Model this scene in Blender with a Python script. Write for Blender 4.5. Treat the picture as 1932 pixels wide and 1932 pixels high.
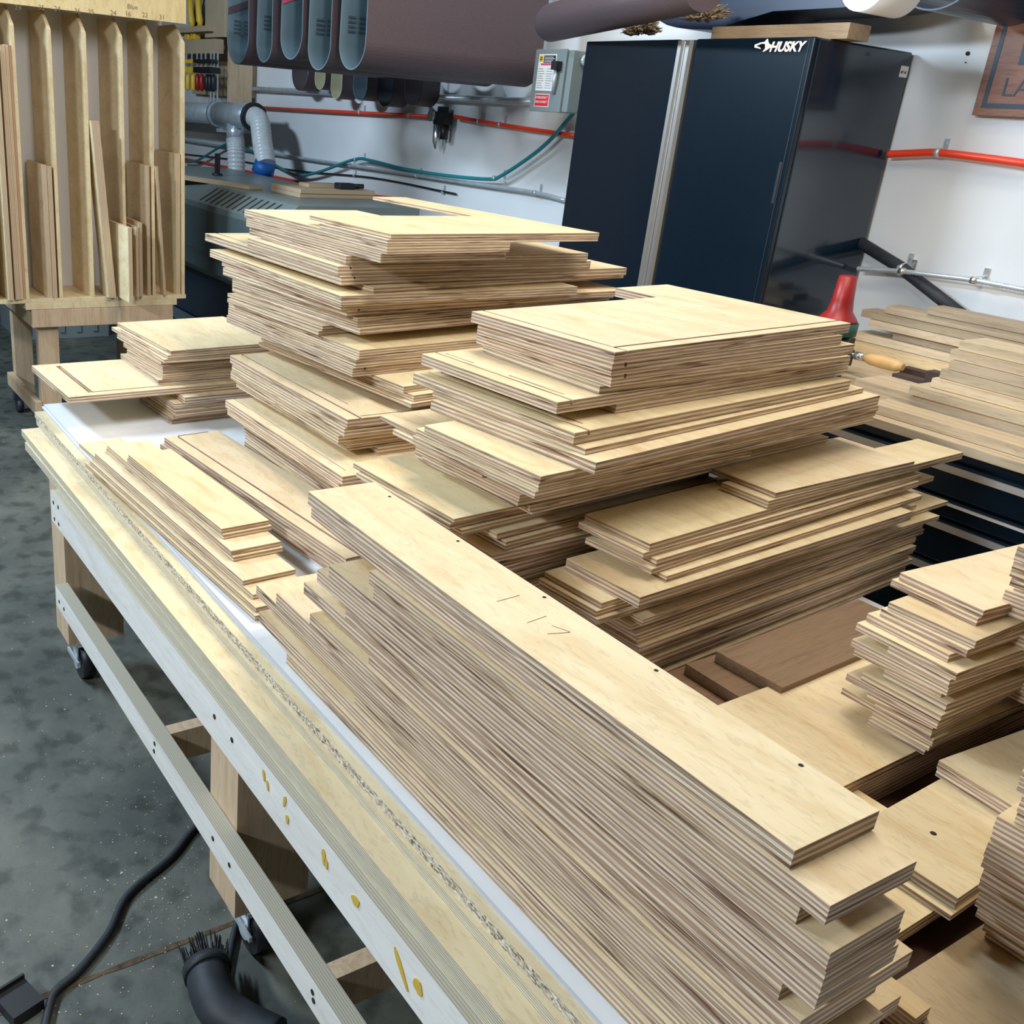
import bpy, bmesh, math, random
from mathutils import Vector, Matrix
random.seed(7)
SC = bpy.context.scene
COL = SC.collection
for o in list(bpy.data.objects):
    bpy.data.objects.remove(o)

# ------------------------------------------------------------------ camera
H = 1.475                                   # height of the eye over the level z = 0; the floor lies at FZ
FZ = -0.08
PITCH, YAW, ROLL, FPX, CX, CY = 67.99, 57.07, 4.39, 1866.0, 702.0, 966.0
RM = (Matrix.Rotation(math.radians(YAW), 3, 'Z') @ Matrix.Rotation(math.radians(PITCH), 3, 'X')
      @ Matrix.Rotation(math.radians(ROLL), 3, 'Z'))
cam_d = bpy.data.cameras.new('camera')
cam = bpy.data.objects.new('camera', cam_d)
COL.objects.link(cam)
cam.matrix_world = Matrix.Translation((0, 0, H)) @ RM.to_4x4()
cam_d.sensor_width = 36.0
cam_d.lens = FPX / 1932.0 * 36.0
cam_d.shift_x = (966.0 - CX) / 1932.0
cam_d.shift_y = (CY - 966.0) / 1932.0
cam_d.clip_start = 0.02
SC.camera = cam

# ------------------------------------------------------------------ world, exposure, lights
w = bpy.data.worlds.new('world'); SC.world = w; w.use_nodes = True
w.node_tree.nodes['Background'].inputs[0].default_value = (0.55, 0.65, 0.85, 1)
w.node_tree.nodes['Background'].inputs[1].default_value = 0.05
SC.view_settings.view_transform = 'Standard'
SC.view_settings.look = 'None'
SC.view_settings.exposure = -0.14
SC.view_settings.gamma = 1.0
SC.view_settings.use_curve_mapping = False

def area(name, loc, target, sx, sy, power, color):
    d = bpy.data.lights.new(name, 'AREA'); d.shape = 'RECTANGLE'; d.size = sx; d.size_y = sy
    d.energy = power; d.color = color
    o = bpy.data.objects.new(name, d); COL.objects.link(o); o.location = loc
    o.rotation_euler = (Vector(target) - Vector(loc)).to_track_quat('-Z', 'Y').to_euler()
    return o
area('ceiling_light_left', (-4.3, -0.9, 2.9), (-3.0, 2.6, 0.7), 1.2, 0.25, 172, (0.64, 0.82, 1.0))
area('ceiling_light_back', (-2.4, 2.1, 3.3), (-2.2, 1.4, 0.0), 1.2, 0.25, 30, (1.0, 0.90, 0.76))
area('ceiling_light_middle', (-1.25, 1.95, 3.4), (-1.1, 1.5, 0.0), 1.2, 0.25, 24, (1.0, 0.90, 0.76))  # added lamp, lights the narrow panels that the middle stack screens
area('ceiling_light_rack', (-1.4, 1.25, 2.8), (-4.9, 1.25, 1.3), 0.25, 0.9, 27, (0.97, 0.97, 1.0))  # added lamp, aimed to brighten the rack bays
area('ceiling_light_near', (-0.5, 1.5, 3.1), (-0.8, 1.3, 0.3), 0.25, 1.2, 22, (1.0, 0.87, 0.70))
area('ceiling_light_side', (-0.9, -2.6, 2.7), (-1.1, 0.8, 0.7), 1.4, 0.25, 132, (0.82, 0.91, 1.0))

# ------------------------------------------------------------------ pixel -> place helpers (frame 1932 x 1932)
def ray(u, v): return RM @ Vector(((u - CX) / FPX, -(v - CY) / FPX, -1.0))
O0 = Vector((0, 0, H))
def PZ(u, v, z):                             # on the horizontal plane z (z relative to the eye, negative = below)
    r = ray(u, v); return r * (z / r.z) + O0
def PY(u, v, y):
    r = ray(u, v); return r * (y / r.y) + O0
def PX(u, v, x):
    r = ray(u, v); return r * (x / r.x) + O0
def proj(p):
    q = RM.transposed() @ (Vector(p) - O0)
    return CX + FPX * q.x / -q.z, CY - FPX * q.y / -q.z
def len_to_col(c, d, col):                   # how far along d from c until the image column col is reached
    lo, hi = 0.001, 3.0
    s0 = proj(c)[0]
    up = proj(c + d * 0.05)[0] > s0
    for _ in range(40):
        m = (lo + hi) / 2; q = c + d * m
        cam_z = (RM.transposed() @ (q - O0)).z
        u = proj(q)[0] if cam_z < -0.05 else (1e9 if up else -1e9)
        if (u < col) == up: lo = m
        else: hi = m
    return (lo + hi) / 2

# ------------------------------------------------------------------ materials
def nt(name):
    m = bpy.data.materials.new(name); m.use_nodes = True
    n = m.node_tree.nodes; l = m.node_tree.links
    return m, n, l, n['Principled BSDF']
def N(n, t, **k):
    x = n.new(t)
    for a, b in k.items(): setattr(x, a, b)
    return x
def ramp(n, stops):
    r = n.new('ShaderNodeValToRGB'); e = r.color_ramp.elements
    while len(e) < len(stops): e.new(0.5)
    for i, (p, c) in enumerate(stops):
        e[i].position = p; e[i].color = (c[0], c[1], c[2], 1)
    return r
def mixrgb(n, l, mode, fac, a, b):
    x = n.new('ShaderNodeMix'); x.data_type = 'RGBA'; x.blend_type = mode
    for i, v in ((0, fac), (6, a), (7, b)):
        if isinstance(v, (int, float)): x.inputs[i].default_value = v
        elif isinstance(v, tuple): x.inputs[i].default_value = (*v[:3], 1)
        else: l.new(v, x.inputs[i])
    return x.outputs[2]
def simple(name, col, rough=0.5, metal=0.0, var=0.0, scale=8.0, bump=0.0, spec=0.5, coat=0.0):
    m, n, l, b = nt(name)
    b.inputs['Roughness'].default_value = rough; b.inputs['Metallic'].default_value = metal
    b.inputs['Specular IOR Level'].default_value = spec
    b.inputs['Coat Weight'].default_value = coat
    b.inputs['Base Color'].default_value = (*col, 1)
    if var or bump:
        tc = N(n, 'ShaderNodeTexCoord'); no = N(n, 'ShaderNodeTexNoise')
        no.inputs['Scale'].default_value = scale; no.inputs['Detail'].default_value = 6
        l.new(tc.outputs['Object'], no.inputs['Vector'])
        if var:
            r = ramp(n, [(0.3, tuple(max(0, c * (1 - var)) for c in col)), (0.7, tuple(min(1, c * (1 + var)) for c in col))])
            l.new(no.outputs['Fac'], r.inputs[0]); l.new(r.outputs[0], b.inputs['Base Color'])
        if bump:
            bp = N(n, 'ShaderNodeBump'); bp.inputs['Strength'].default_value = bump; bp.inputs['Distance'].default_value = 0.005
            l.new(no.outputs['Fac'], bp.inputs['Height']); l.new(bp.outputs[0], b.inputs['Normal'])
    return m
def tinted(n, l, col_out):                   # multiply by the object's own colour
    oi = N(n, 'ShaderNodeObjectInfo')
    return mixrgb(n, l, 'MULTIPLY', 1.0, col_out, oi.outputs['Color']), oi

def mat_face(name, base, dark, rough=0.38, axis='x', figure=1.0, fine=0.35, grain=None):
    m, n, l, b = nt(name)
    tc = N(n, 'ShaderNodeTexCoord'); mp = N(n, 'ShaderNodeMapping')
    oi = N(n, 'ShaderNodeObjectInfo')
    add = N(n, 'ShaderNodeVectorMath', operation='ADD')
    sc = N(n, 'ShaderNodeVectorMath', operation='SCALE'); cmb = N(n, 'ShaderNodeCombineXYZ')
    l.new(oi.outputs['Random'], cmb.inputs[0]); l.new(oi.outputs['Random'], cmb.inputs[1])
    l.new(cmb.outputs[0], sc.inputs[0]); sc.inputs['Scale'].default_value = 37.0
    l.new(tc.outputs['Object'], add.inputs[0]); l.new(sc.outputs[0], add.inputs[1])
    l.new(add.outputs[0], mp.inputs['Vector'])
    g_ = grain or (4.5, 17, 8); mp.inputs['Scale'].default_value = g_ if axis == 'x' else (g_[1], g_[0], g_[2])
    n1 = N(n, 'ShaderNodeTexNoise'); n1.inputs['Scale'].default_value = 1.0; n1.inputs['Detail'].default_value = 7; n1.inputs['Distortion'].default_value = 1.4
    l.new(mp.outputs[0], n1.inputs['Vector'])
    n2 = N(n, 'ShaderNodeTexNoise'); n2.inputs['Scale'].default_value = 5.0; n2.inputs['Detail'].default_value = 8; n2.inputs['Distortion'].default_value = 2.0
    l.new(mp.outputs[0], n2.inputs['Vector'])
    r1 = ramp(n, [(0.22, dark), (0.45, tuple(0.25 * d_ + 0.75 * b_ for d_, b_ in zip(dark, base))), (0.56, base), (0.78, tuple(min(1, c * 1.07) for c in base))])
    l.new(n1.outputs['Fac'], r1.inputs[0])
    r2 = ramp(n, [(0.40, tuple(1 - 0.30 * fine for _ in 'abc')), (0.46, (1, 1, 1))])
    l.new(n2.outputs['Fac'], r2.inputs[0])
    c = mixrgb(n, l, 'MULTIPLY', figure, r1.outputs[0], r2.outputs[0])
    c2 = mixrgb(n, l, 'MULTIPLY', 1.0, c, oi.outputs['Color'])
    l.new(c2, b.inputs['Base Color'])
    b.inputs['Roughness'].default_value = rough
    bp = N(n, 'ShaderNodeBump'); bp.inputs['Strength'].default_value = 0.05; bp.inputs['Distance'].default_value = 0.002
    l.new(n2.outputs['Fac'], bp.inputs['Height']); l.new(bp.outputs[0], b.inputs['Normal'])
    return m

def mat_ply(name, light, dark, streak, pitch=0.0068, warp=0.0009, dens=0.60):
    m, n, l, b = nt(name)
    tc = N(n, 'ShaderNodeTexCoord'); oi = N(n, 'ShaderNodeObjectInfo')
    sep = N(n, 'ShaderNodeSeparateXYZ'); l.new(tc.outputs['Object'], sep.inputs[0])
    s = N(n, 'ShaderNodeMath', operation='ADD'); l.new(sep.outputs[0], s.inputs[0]); l.new(sep.outputs[1], s.inputs[1])
    def vec(sx, sz, off):
        a = N(n, 'ShaderNodeMath', operation='MULTIPLY'); l.new(s.outputs[0], a.inputs[0]); a.inputs[1].default_value = sx
        z = N(n, 'ShaderNodeMath', operation='MULTIPLY'); l.new(sep.outputs[2], z.inputs[0]); z.inputs[1].default_value = sz
        r = N(n, 'ShaderNodeMath', operation='MULTIPLY'); l.new(oi.outputs['Random'], r.inputs[0]); r.inputs[1].default_value = off
        c = N(n, 'ShaderNodeCombineXYZ'); l.new(a.outputs[0], c.inputs[0]); l.new(z.outputs[0], c.inputs[1]); l.new(r.outputs[0], c.inputs[2])
        return c.outputs[0]
    nw = N(n, 'ShaderNodeTexNoise'); nw.inputs['Scale'].default_value = 1; nw.inputs['Detail'].default_value = 3
    l.new(vec(3.5, 40, 91), nw.inputs['Vector'])
    off = N(n, 'ShaderNodeMath', operation='MULTIPLY_ADD'); l.new(nw.outputs['Fac'], off.inputs[0]); off.inputs[1].default_value = warp * 2; off.inputs[2].default_value = 0
    zz = N(n, 'ShaderNodeMath', operation='ADD'); l.new(sep.outputs[2], zz.inputs[0]); l.new(off.outputs[0], zz.inputs[1])
    pv = N(n, 'ShaderNodeMath', operation='MULTIPLY_ADD'); l.new(oi.outputs['Random'], pv.inputs[0]); pv.inputs[1].default_value = pitch * 0.5; pv.inputs[2].default_value = pitch * 0.75
    dv = N(n, 'ShaderNodeMath', operation='DIVIDE'); l.new(zz.outputs[0], dv.inputs[0]); l.new(pv.outputs[0], dv.inputs[1])
    fr = N(n, 'ShaderNodeMath', operation='FRACT'); l.new(dv.outputs[0], fr.inputs[0])
    r0 = ramp(n, [(0.0, light), (0.46, light), (0.54, tuple(c * .7 for c in dark)), (0.64, dark), (0.86, dark), (0.93, tuple(c * .8 for c in dark)), (1.0, light)])
    l.new(fr.outputs[0], r0.inputs[0])
    # long dark lens-shaped streaks of the plies
    ns = N(n, 'ShaderNodeTexNoise'); ns.inputs['Scale'].default_value = 1; ns.inputs['Detail'].default_value = 5; ns.inputs['Distortion'].default_value = 0.6
    l.new(vec(7, 260, 57), ns.inputs['Vector'])
    rs = ramp(n, [(dens - 0.06, (0, 0, 0)), (dens + 0.07, (1, 1, 1))]); l.new(ns.outputs['Fac'], rs.inputs[0])
    c1 = mixrgb(n, l, 'MIX', rs.outputs[0], r0.outputs[0], streak)
    # broad tone changes
    nb = N(n, 'ShaderNodeTexNoise'); nb.inputs['Scale'].default_value = 1; nb.inputs['Detail'].default_value = 4
    l.new(vec(30, 500, 33), nb.inputs['Vector'])
    rb = ramp(n, [(0.3, (0.8, 0.8, 0.8)), (0.7, (1.12, 1.12, 1.12))]); l.new(nb.outputs['Fac'], rb.inputs[0])
    c2 = mixrgb(n, l, 'MULTIPLY', 1.0, c1, rb.outputs[0])
    # pale face veneer on the top 0.7 mm
    gt = N(n, 'ShaderNodeMath', operation='GREATER_THAN'); l.new(sep.outputs[2], gt.inputs[0]); gt.inputs[1].default_value = -0.0007
    c3 = mixrgb(n, l, 'MIX', gt.outputs[0], c2, (0.74, 0.58, 0.36))
    c4 = mixrgb(n, l, 'MULTIPLY', 1.0, c3, oi.outputs['Color'])
    l.new(c4, b.inputs['Base Color'])
    b.inputs['Roughness'].default_value = 0.7
    return m

M = {}
M['maple'] = mat_face('maple_face', (0.79, 0.65, 0.41), (0.66, 0.48, 0.25), 0.42)
M['maple_y'] = mat_face('maple_face_cross', (0.80, 0.655, 0.42), (0.66, 0.49, 0.27), 0.42, axis='y')
M['ply'] = mat_ply('ply_edge', (0.74, 0.585, 0.42), (0.43, 0.285, 0.18), (0.13, 0.06, 0.03))
M['plyfine'] = mat_ply('ply_edge_fine', (0.72, 0.66, 0.50), (0.36, 0.30, 0.21), (0.34, 0.28, 0.2), pitch=0.0034, warp=0.0002, dens=0.75)
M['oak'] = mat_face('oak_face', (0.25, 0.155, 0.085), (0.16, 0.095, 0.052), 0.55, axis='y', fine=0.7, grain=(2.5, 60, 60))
M['oak_x'] = mat_face('oak_lumber', (0.56, 0.44, 0.29), (0.36, 0.26, 0.16), 0.6, axis='x', fine=0.7, grain=(2.2, 45, 45))
M['white'] = simple('white_melamine', (0.80, 0.81, 0.82), 0.45, var=0.03, scale=14)
M['white_edge'] = simple('white_sheet_edge', (0.5, 0.52, 0.55), 0.6)
def mat_chip():
    m, n, l, b = nt('particle_board')
    tc = N(n, 'ShaderNodeTexCoord'); v = N(n, 'ShaderNodeTexVoronoi'); v.inputs['Scale'].default_value = 420
    mp = N(n, 'ShaderNodeMapping'); mp.inputs['Scale'].default_value = (0.45, 1, 1)
    l.new(tc.outputs['Object'], mp.inputs[0]); l.new(mp.outputs[0], v.inputs['Vector'])
    sp = N(n, 'ShaderNodeSeparateColor'); l.new(v.outputs['Color'], sp.inputs[0])
    r = ramp(n, [(0.0, (0.12, 0.09, 0.06)), (0.25, (0.36, 0.30, 0.22)), (0.6, (0.55, 0.48, 0.36)), (1, (0.74, 0.68, 0.55))])
    l.new(sp.outputs[0], r.inputs[0]); l.new(r.outputs[0], b.inputs['Base Color']); b.inputs['Roughness'].default_value = 0.9
    return m
M['chip'] = mat_chip()
M['gapshade'] = simple('gap_shade_brown', (0.07, 0.028, 0.013), 0.6, var=0.2, scale=12)  # dark brown that stands for the shade in the gap
M['hole'] = simple('dark_hole', (0.02, 0.016, 0.012), 0.9)
M['birch_white'] = mat_face('pale_birch_rail', (0.78, 0.755, 0.70), (0.66, 0.62, 0.55), 0.6, fine=0.25, grain=(2, 14, 14))
M['fir'] = mat_face('fir_post', (0.62, 0.46, 0.30), (0.48, 0.31, 0.17), 0.6, fine=0.5, grain=(30, 30, 2.0))
def mat_floor():
    m, n, l, b = nt('stained_concrete')
    tc = N(n, 'ShaderNodeTexCoord')
    a = N(n, 'ShaderNodeTexNoise'); a.inputs['Scale'].default_value = 2.2; a.inputs['Detail'].default_value = 9; a.inputs['Roughness'].default_value = 0.65
    l.new(tc.outputs['Object'], a.inputs['Vector'])
    r = ramp(n, [(0.3, (0.045, 0.052, 0.050)), (0.5, (0.095, 0.103, 0.088)), (0.72, (0.17, 0.172, 0.14))]); l.new(a.outputs['Fac'], r.inputs[0])
    c = N(n, 'ShaderNodeTexNoise'); c.inputs['Scale'].default_value = 14; c.inputs['Detail'].default_value = 8
    l.new(tc.outputs['Object'], c.inputs['Vector'])
    r2 = ramp(n, [(0.36, (0.55, 0.56, 0.55)), (0.5, (1, 1, 1))]); l.new(c.outputs['Fac'], r2.inputs[0])
    m1 = mixrgb(n, l, 'MULTIPLY', 1.0, r.outputs[0], r2.outputs[0])
    v = N(n, 'ShaderNodeTexVoronoi'); v.inputs['Scale'].default_value = 34; l.new(tc.outputs['Object'], v.inputs['Vector'])
    d = N(n, 'ShaderNodeTexNoise'); d.inputs['Scale'].default_value = 3.0; l.new(tc.outputs['Object'], d.inputs['Vector'])
    rd = ramp(n, [(0.5, (0.03, 0.03, 0.03)), (0.75, (0.11, 0.11, 0.11))]); l.new(d.outputs['Fac'], rd.inputs[0])
    lt = N(n, 'ShaderNodeMath', operation='LESS_THAN'); l.new(v.outputs['Distance'], lt.inputs[0]); l.new(rd.outputs[0], lt.inputs[1])
    m2 = mixrgb(n, l, 'MIX', lt.outputs[0], m1, (0.5, 0.46, 0.36))
    l.new(m2, b.inputs['Base Color']); b.inputs['Roughness'].default_value = 0.55
    bp = N(n, 'ShaderNodeBump'); bp.inputs['Strength'].default_value = 0.3; bp.inputs['Distance'].default_value = 0.01
    l.new(c.outputs['Fac'], bp.inputs['Height']); l.new(bp.outputs[0], b.inputs['Normal'])
    return m
M['floor'] = mat_floor()
M['wall'] = simple('painted_block_wall', (0.72, 0.74, 0.745), 0.7, var=0.05, scale=2.5, bump=0.15)
M['ceiling'] = simple('ceiling_dark_deck', (0.16, 0.16, 0.16), 0.9)
M['walldark'] = simple('dim_grey_shop_wall', (0.28, 0.27, 0.26), 0.9)  # dim grey for the unseen walls, keeps bounce light low
M['navy'] = simple('black_blue_steel', (0.003, 0.010, 0.019), 0.25, spec=0.35, coat=0.0)
M['navyside'] = simple('black_blue_gloss', (0.003, 0.014, 0.030), 0.13, spec=0.6, coat=0.2)
M['alu'] = simple('brushed_aluminium', (0.72, 0.71, 0.69), 0.3, metal=0.9)
M['galv'] = simple('galvanised_steel', (0.58, 0.64, 0.68), 0.32, metal=0.45, var=0.12, scale=20)
M['black'] = simple('black_plastic', (0.012, 0.013, 0.016), 0.45)
M['rubber'] = simple('dark_rubber', (0.02, 0.024, 0.03), 0.6, var=0.3, scale=30)
M['red'] = simple('red_orange_pipe', (0.85, 0.06, 0.02), 0.35)
M['redcap'] = simple('red_plastic', (0.30, 0.012, 0.01), 0.4, var=0.3, scale=20)
M['teal'] = simple('teal_hose', (0.02, 0.22, 0.24), 0.4)
M['green'] = simple('dark_green_plastic', (0.01, 0.09, 0.08), 0.5)
M['belt'] = simple('abrasive_belt_face', (0.085, 0.06, 0.068), 0.55, var=0.15, scale=200)
M['beltback'] = simple('abrasive_belt_backing', (0.13, 0.20, 0.235), 0.6, var=0.12, scale=6)
M['beltpale'] = simple('pale_belt_backing', (0.62, 0.56, 0.36), 0.6, var=0.1, scale=6)
M['print'] = simple('dark_print', (0.05, 0.08, 0.1), 0.7)
M['pink'] = simple('pink_splice', (0.62, 0.08, 0.16), 0.6)
M['whitepaint'] = simple('white_plastic', (0.85, 0.85, 0.84), 0.5)
M['machine'] = simple('grey_machine_enamel', (0.15, 0.19, 0.19), 0.35, var=0.06, scale=3)
M['machinedk'] = simple('dark_machine_enamel', (0.085, 0.115, 0.12), 0.35, var=0.06, scale=3)
M['bluebase'] = simple('blue_black_base', (0.006, 0.014, 0.03), 0.25)
M['flex'] = simple('clear_flex_hose', (0.70, 0.72, 0.72), 0.3, var=0.08, scale=30)
M['blue'] = simple('blue_tape', (0.01, 0.12, 0.42), 0.5)
M['mdf'] = simple('mdf_panel', (0.50, 0.385, 0.25), 0.7, var=0.05, scale=10)
M['yellow'] = simple('yellow_clamp', (0.85, 0.55, 0.05), 0.45)
M['boxgrey'] = simple('grey_enamel_box', (0.20, 0.245, 0.25), 0.45)
M['walnut'] = mat_face('walnut_sign', (0.27, 0.12, 0.07), (0.15, 0.06, 0.035), 0.5, fine=0.8, grain=(4, 40, 40))
M['darkwood'] = simple('dark_walnut_block', (0.055, 0.03, 0.022), 0.6, var=0.2, scale=30)
M['signnavy'] = simple('sign_navy_inlay', (0.03, 0.045, 0.07), 0.5)
M['bag'] = simple('navy_plastic_film', (0.012, 0.022, 0.05), 0.3, var=0.2, scale=3)
M['fluff'] = simple('dusty_fibres', (0.22, 0.17, 0.11), 0.95, var=0.4, scale=90)
M['glue'] = simple('yellow_glue', (0.62, 0.42, 0.06), 0.35)
M['handlewood'] = simple('turned_handle', (0.75, 0.48, 0.2), 0.4, var=0.1, scale=20)
M['crackdirt'] = simple('sawdust_in_joint', (0.10, 0.065, 0.035), 0.95, var=0.5, scale=60)
M['labelred'] = simple('red_label', (0.7, 0.02, 0.03), 0.5)
M['gold'] = simple('gold_label', (0.75, 0.5, 0.03), 0.5)
M['lettering'] = simple('black_lettering', (0.02, 0.02, 0.02), 0.6)
M['pencil'] = simple('pencil_mark', (0.2, 0.15, 0.1), 0.8)
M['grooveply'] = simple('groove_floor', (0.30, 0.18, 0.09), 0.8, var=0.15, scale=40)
M['concrete_lip'] = simple('joint_concrete', (0.16, 0.15, 0.12), 0.9, var=0.3, scale=20)

# ------------------------------------------------------------------ mesh helpers
class MB:
    def __init__(s, mats): s.v = []; s.f = []; s.mi = []; s.mats = mats; s.smooth = []
    def quad(s, pts, mi=0, sm=False):
        b = len(s.v); s.v += [tuple(p) for p in pts]; s.f.append(tuple(range(b, b + len(pts)))); s.mi.append(mi); s.smooth.append(sm)
    def box(s, a, b, mi=0, mt=None, mx=None):
        (x0, y0, z0), (x1, y1, z1) = a, b
        x0, x1 = min(x0, x1), max(x0, x1); y0, y1 = min(y0, y1), max(y0, y1); z0, z1 = min(z0, z1), max(z0, z1)
        q = [(x0, y0, z0), (x1, y0, z0), (x1, y1, z0), (x0, y1, z0), (x0, y0, z1), (x1, y0, z1), (x1, y1, z1), (x0, y1, z1)]
        if mx is not None: q = [tuple(mx @ Vector(p)) for p in q]
        n = len(s.v); s.v += q
        for k, f in enumerate(((0, 3, 2, 1), (4, 5, 6, 7), (0, 1, 5, 4), (1, 2, 6, 5), (2, 3, 7, 6), (3, 0, 4, 7))):
            s.f.append(tuple(n + i for i in f)); s.mi.append(mt if (mt is not None and k < 2) else mi); s.smooth.append(False)
        return s
    def tube(s, pts, r, seg=12, mi=0, cap=True, closed=False):
        pts = [Vector(p) for p in pts]; k = len(pts); rs = r if isinstance(r, (list, tuple)) else [r] * k
        up = Vector((0, 0, 1)); rings = []; prev = None
        for i, p in enumerate(pts):
            if closed: t = (pts[(i + 1) % k] - pts[i - 1]).normalized()
            else: t = (pts[min(i + 1, k - 1)] - pts[max(i - 1, 0)]).normalized()
            if prev is None:
                a = t.cross(up)
                if a.length < 1e-3: a = t.cross(Vector((1, 0, 0)))
                a.normalize()
            else:
                a = (prev - t * prev.dot(t)).normalized()
            prev = a; c = t.cross(a); b = len(s.v); rings.append(b)
            for j in range(seg):
                an = 2 * math.pi * j / seg; s.v.append(tuple(p + (a * math.cos(an) + c * math.sin(an)) * rs[i]))
        for i in range(k if closed else k - 1):
            b0, b1 = rings[i], rings[(i + 1) % k]
            for j in range(seg):
                s.f.append((b0 + j, b0 + (j + 1) % seg, b1 + (j + 1) % seg, b1 + j)); s.mi.append(mi); s.smooth.append(True)
        if cap and not closed:
            s.f.append(tuple(reversed(range(rings[0], rings[0] + seg)))); s.mi.append(mi); s.smooth.append(False)
            s.f.append(tuple(range(rings[-1], rings[-1] + seg))); s.mi.append(mi); s.smooth.append(False)
        return s
    def prism(s, prof, d, mi=0, mcap=None):       # prof: list of points, extruded along d
        d = Vector(d); k = len(prof); b = len(s.v)
        s.v += [tuple(Vector(p)) for p in prof] + [tuple(Vector(p) + d) for p in prof]
        s.f.append(tuple(reversed(range(b, b + k)))); s.f.append(tuple(range(b + k, b + 2 * k)))
        s.mi += [mi if mcap is None else mcap] * 2; s.smooth += [False] * 2
        for i in range(k):
            j = (i + 1) % k; s.f.append((b + i, b + j, b + k + j, b + k + i)); s.mi.append(mi); s.smooth.append(False)
        return s
    def build(s, name, parent=None, loc=None, rotz=0.0, bevel=0.0):
        me = bpy.data.meshes.new(name); me.from_pydata(s.v, [], s.f); me.update()
        for m in s.mats: me.materials.append(m)
        for p, mi, sm in zip(me.polygons, s.mi, s.smooth): p.material_index = mi; p.use_smooth = sm
        bm = bmesh.new(); bm.from_mesh(me); bmesh.ops.recalc_face_normals(bm, faces=bm.faces); bm.to_mesh(me); bm.free()
        o = bpy.data.objects.new(name, me); COL.objects.link(o)
        if loc is not None: o.location = loc
        o.rotation_euler = (0, 0, rotz)
        if parent is not None: o.parent = parent
        if bevel:
            bv = o.modifiers.new('bevel', 'BEVEL'); bv.width = bevel; bv.segments = 2; bv.limit_method = 'ANGLE'
        return o
def tag(o, label, cat, group=None):
    o['label'] = label; o['category'] = cat
    if group: o['group'] = group
    return o
def empty(name, loc, label, cat, rotz=0.0, group=None):
    o = bpy.data.objects.new(name, None); COL.objects.link(o); o.location = loc; o.rotation_euler = (0, 0, rotz)
    o.empty_display_size = 0.05
    return tag(o, label, cat, group)
def struct(o): o['kind'] = 'structure'; return o
def text_obj(name, body, size, mat, matrix, parent=None, extrude=0.0006, bold=0.0, shear=0.0):
    cu = bpy.data.curves.new('tmp', 'FONT'); cu.body = body; cu.size = size; cu.extrude = extrude; cu.offset = bold; cu.shear = shear
    cu.align_x = 'LEFT'; cu.resolution_u = 3
    t = bpy.data.objects.new('tmp', cu); COL.objects.link(t)
    dg = bpy.context.evaluated_depsgraph_get(); me = bpy.data.meshes.new_from_object(t.evaluated_get(dg))
    bpy.data.objects.remove(t); bpy.data.curves.remove(cu)
    me.materials.clear(); me.materials.append(mat)
    o = bpy.data.objects.new(name, me); COL.objects.link(o)
    if parent is not None:
        o.parent = parent; bpy.context.view_layer.update()
        o.matrix_world = matrix
    else: o.matrix_world = matrix
    return o
def frame_mat(origin, xa, ya):
    xa = Vector(xa).normalized(); ya = Vector(ya).normalized(); za = xa.cross(ya)
    m = Matrix((xa, ya, za)).transposed().to_4x4(); m.translation = Vector(origin); return m
ORD = ['first', 'second', 'third', 'fourth', 'fifth', 'sixth', 'seventh', 'eighth', 'ninth', 'tenth', 'eleventh', 'twelfth', 'thirteenth',
       'fourteenth', 'fifteenth', 'sixteenth', 'seventeenth', 'eighteenth', 'nineteenth', 'twentieth', 'twenty-first', 'twenty-second',
       'twenty-third', 'twenty-fourth', 'twenty-fifth', 'twenty-sixth', 'twenty-seventh', 'twenty-eighth', 'twenty-ninth', 'thirtieth']
ORD += ['thirty-' + q for q in ORD[:9]] + ['fortieth'] + ['forty-' + q for q in ORD[:9]]

# a board: local origin at its near corner on the top face, x from -lA to 0, y from 0 to lB, z from -t to 0
def board_mesh(lA, lB, t, mats, grooves=(), notch=None):
    """grooves: (x0,x1,y0,y1,depth) in board coordinates (x negative); notch: (x0,x1,y0,y1) cut right through"""
    xs = sorted({-lA, 0.0} | {max(-lA, min(0, g[i])) for g in grooves for i in (0, 1)} | ({notch[0], notch[1]} if notch else set()))
    ys = sorted({0.0, lB} | {max(0, min(lB, g[i])) for g in grooves for i in (2, 3)} | ({notch[2], notch[3]} if notch else set()))
    mb = MB(mats); nx, ny = len(xs) - 1, len(ys) - 1
    def hgt(i, j):
        if i < 0 or j < 0 or i >= nx or j >= ny: return None
        cx, cy = (xs[i] + xs[i + 1]) / 2, (ys[j] + ys[j + 1]) / 2
        if notch and notch[0] < cx < notch[1] and notch[2] < cy < notch[3]: return None
        h = 0.0
        for g in grooves:
            if g[0] < cx < g[1] and g[2] < cy < g[3]: h = min(h, -g[4])
        return h
    for i in range(nx):
        for j in range(ny):
            h = hgt(i, j)
            if h is None: continue
            x0, x1, y0, y1 = xs[i], xs[i + 1], ys[j], ys[j + 1]
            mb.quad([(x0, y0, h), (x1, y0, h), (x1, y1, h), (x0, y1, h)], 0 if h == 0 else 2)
            mb.quad([(x0, y1, -t), (x1, y1, -t), (x1, y0, -t), (x0, y0, -t)], 0)
            for di, dj, a, b in ((-1, 0, (x0, y1), (x0, y0)), (1, 0, (x1, y0), (x1, y1)), (0, -1, (x0, y0), (x1, y0)), (0, 1, (x1, y1), (x0, y1))):
                k = hgt(i + di, j + dj); lo = -t if k is None else k
                if lo < h: mb.quad([(a[0], a[1], lo), (b[0], b[1], lo), (b[0], b[1], h), (a[0], a[1], h)], 1)
    return mb

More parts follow.
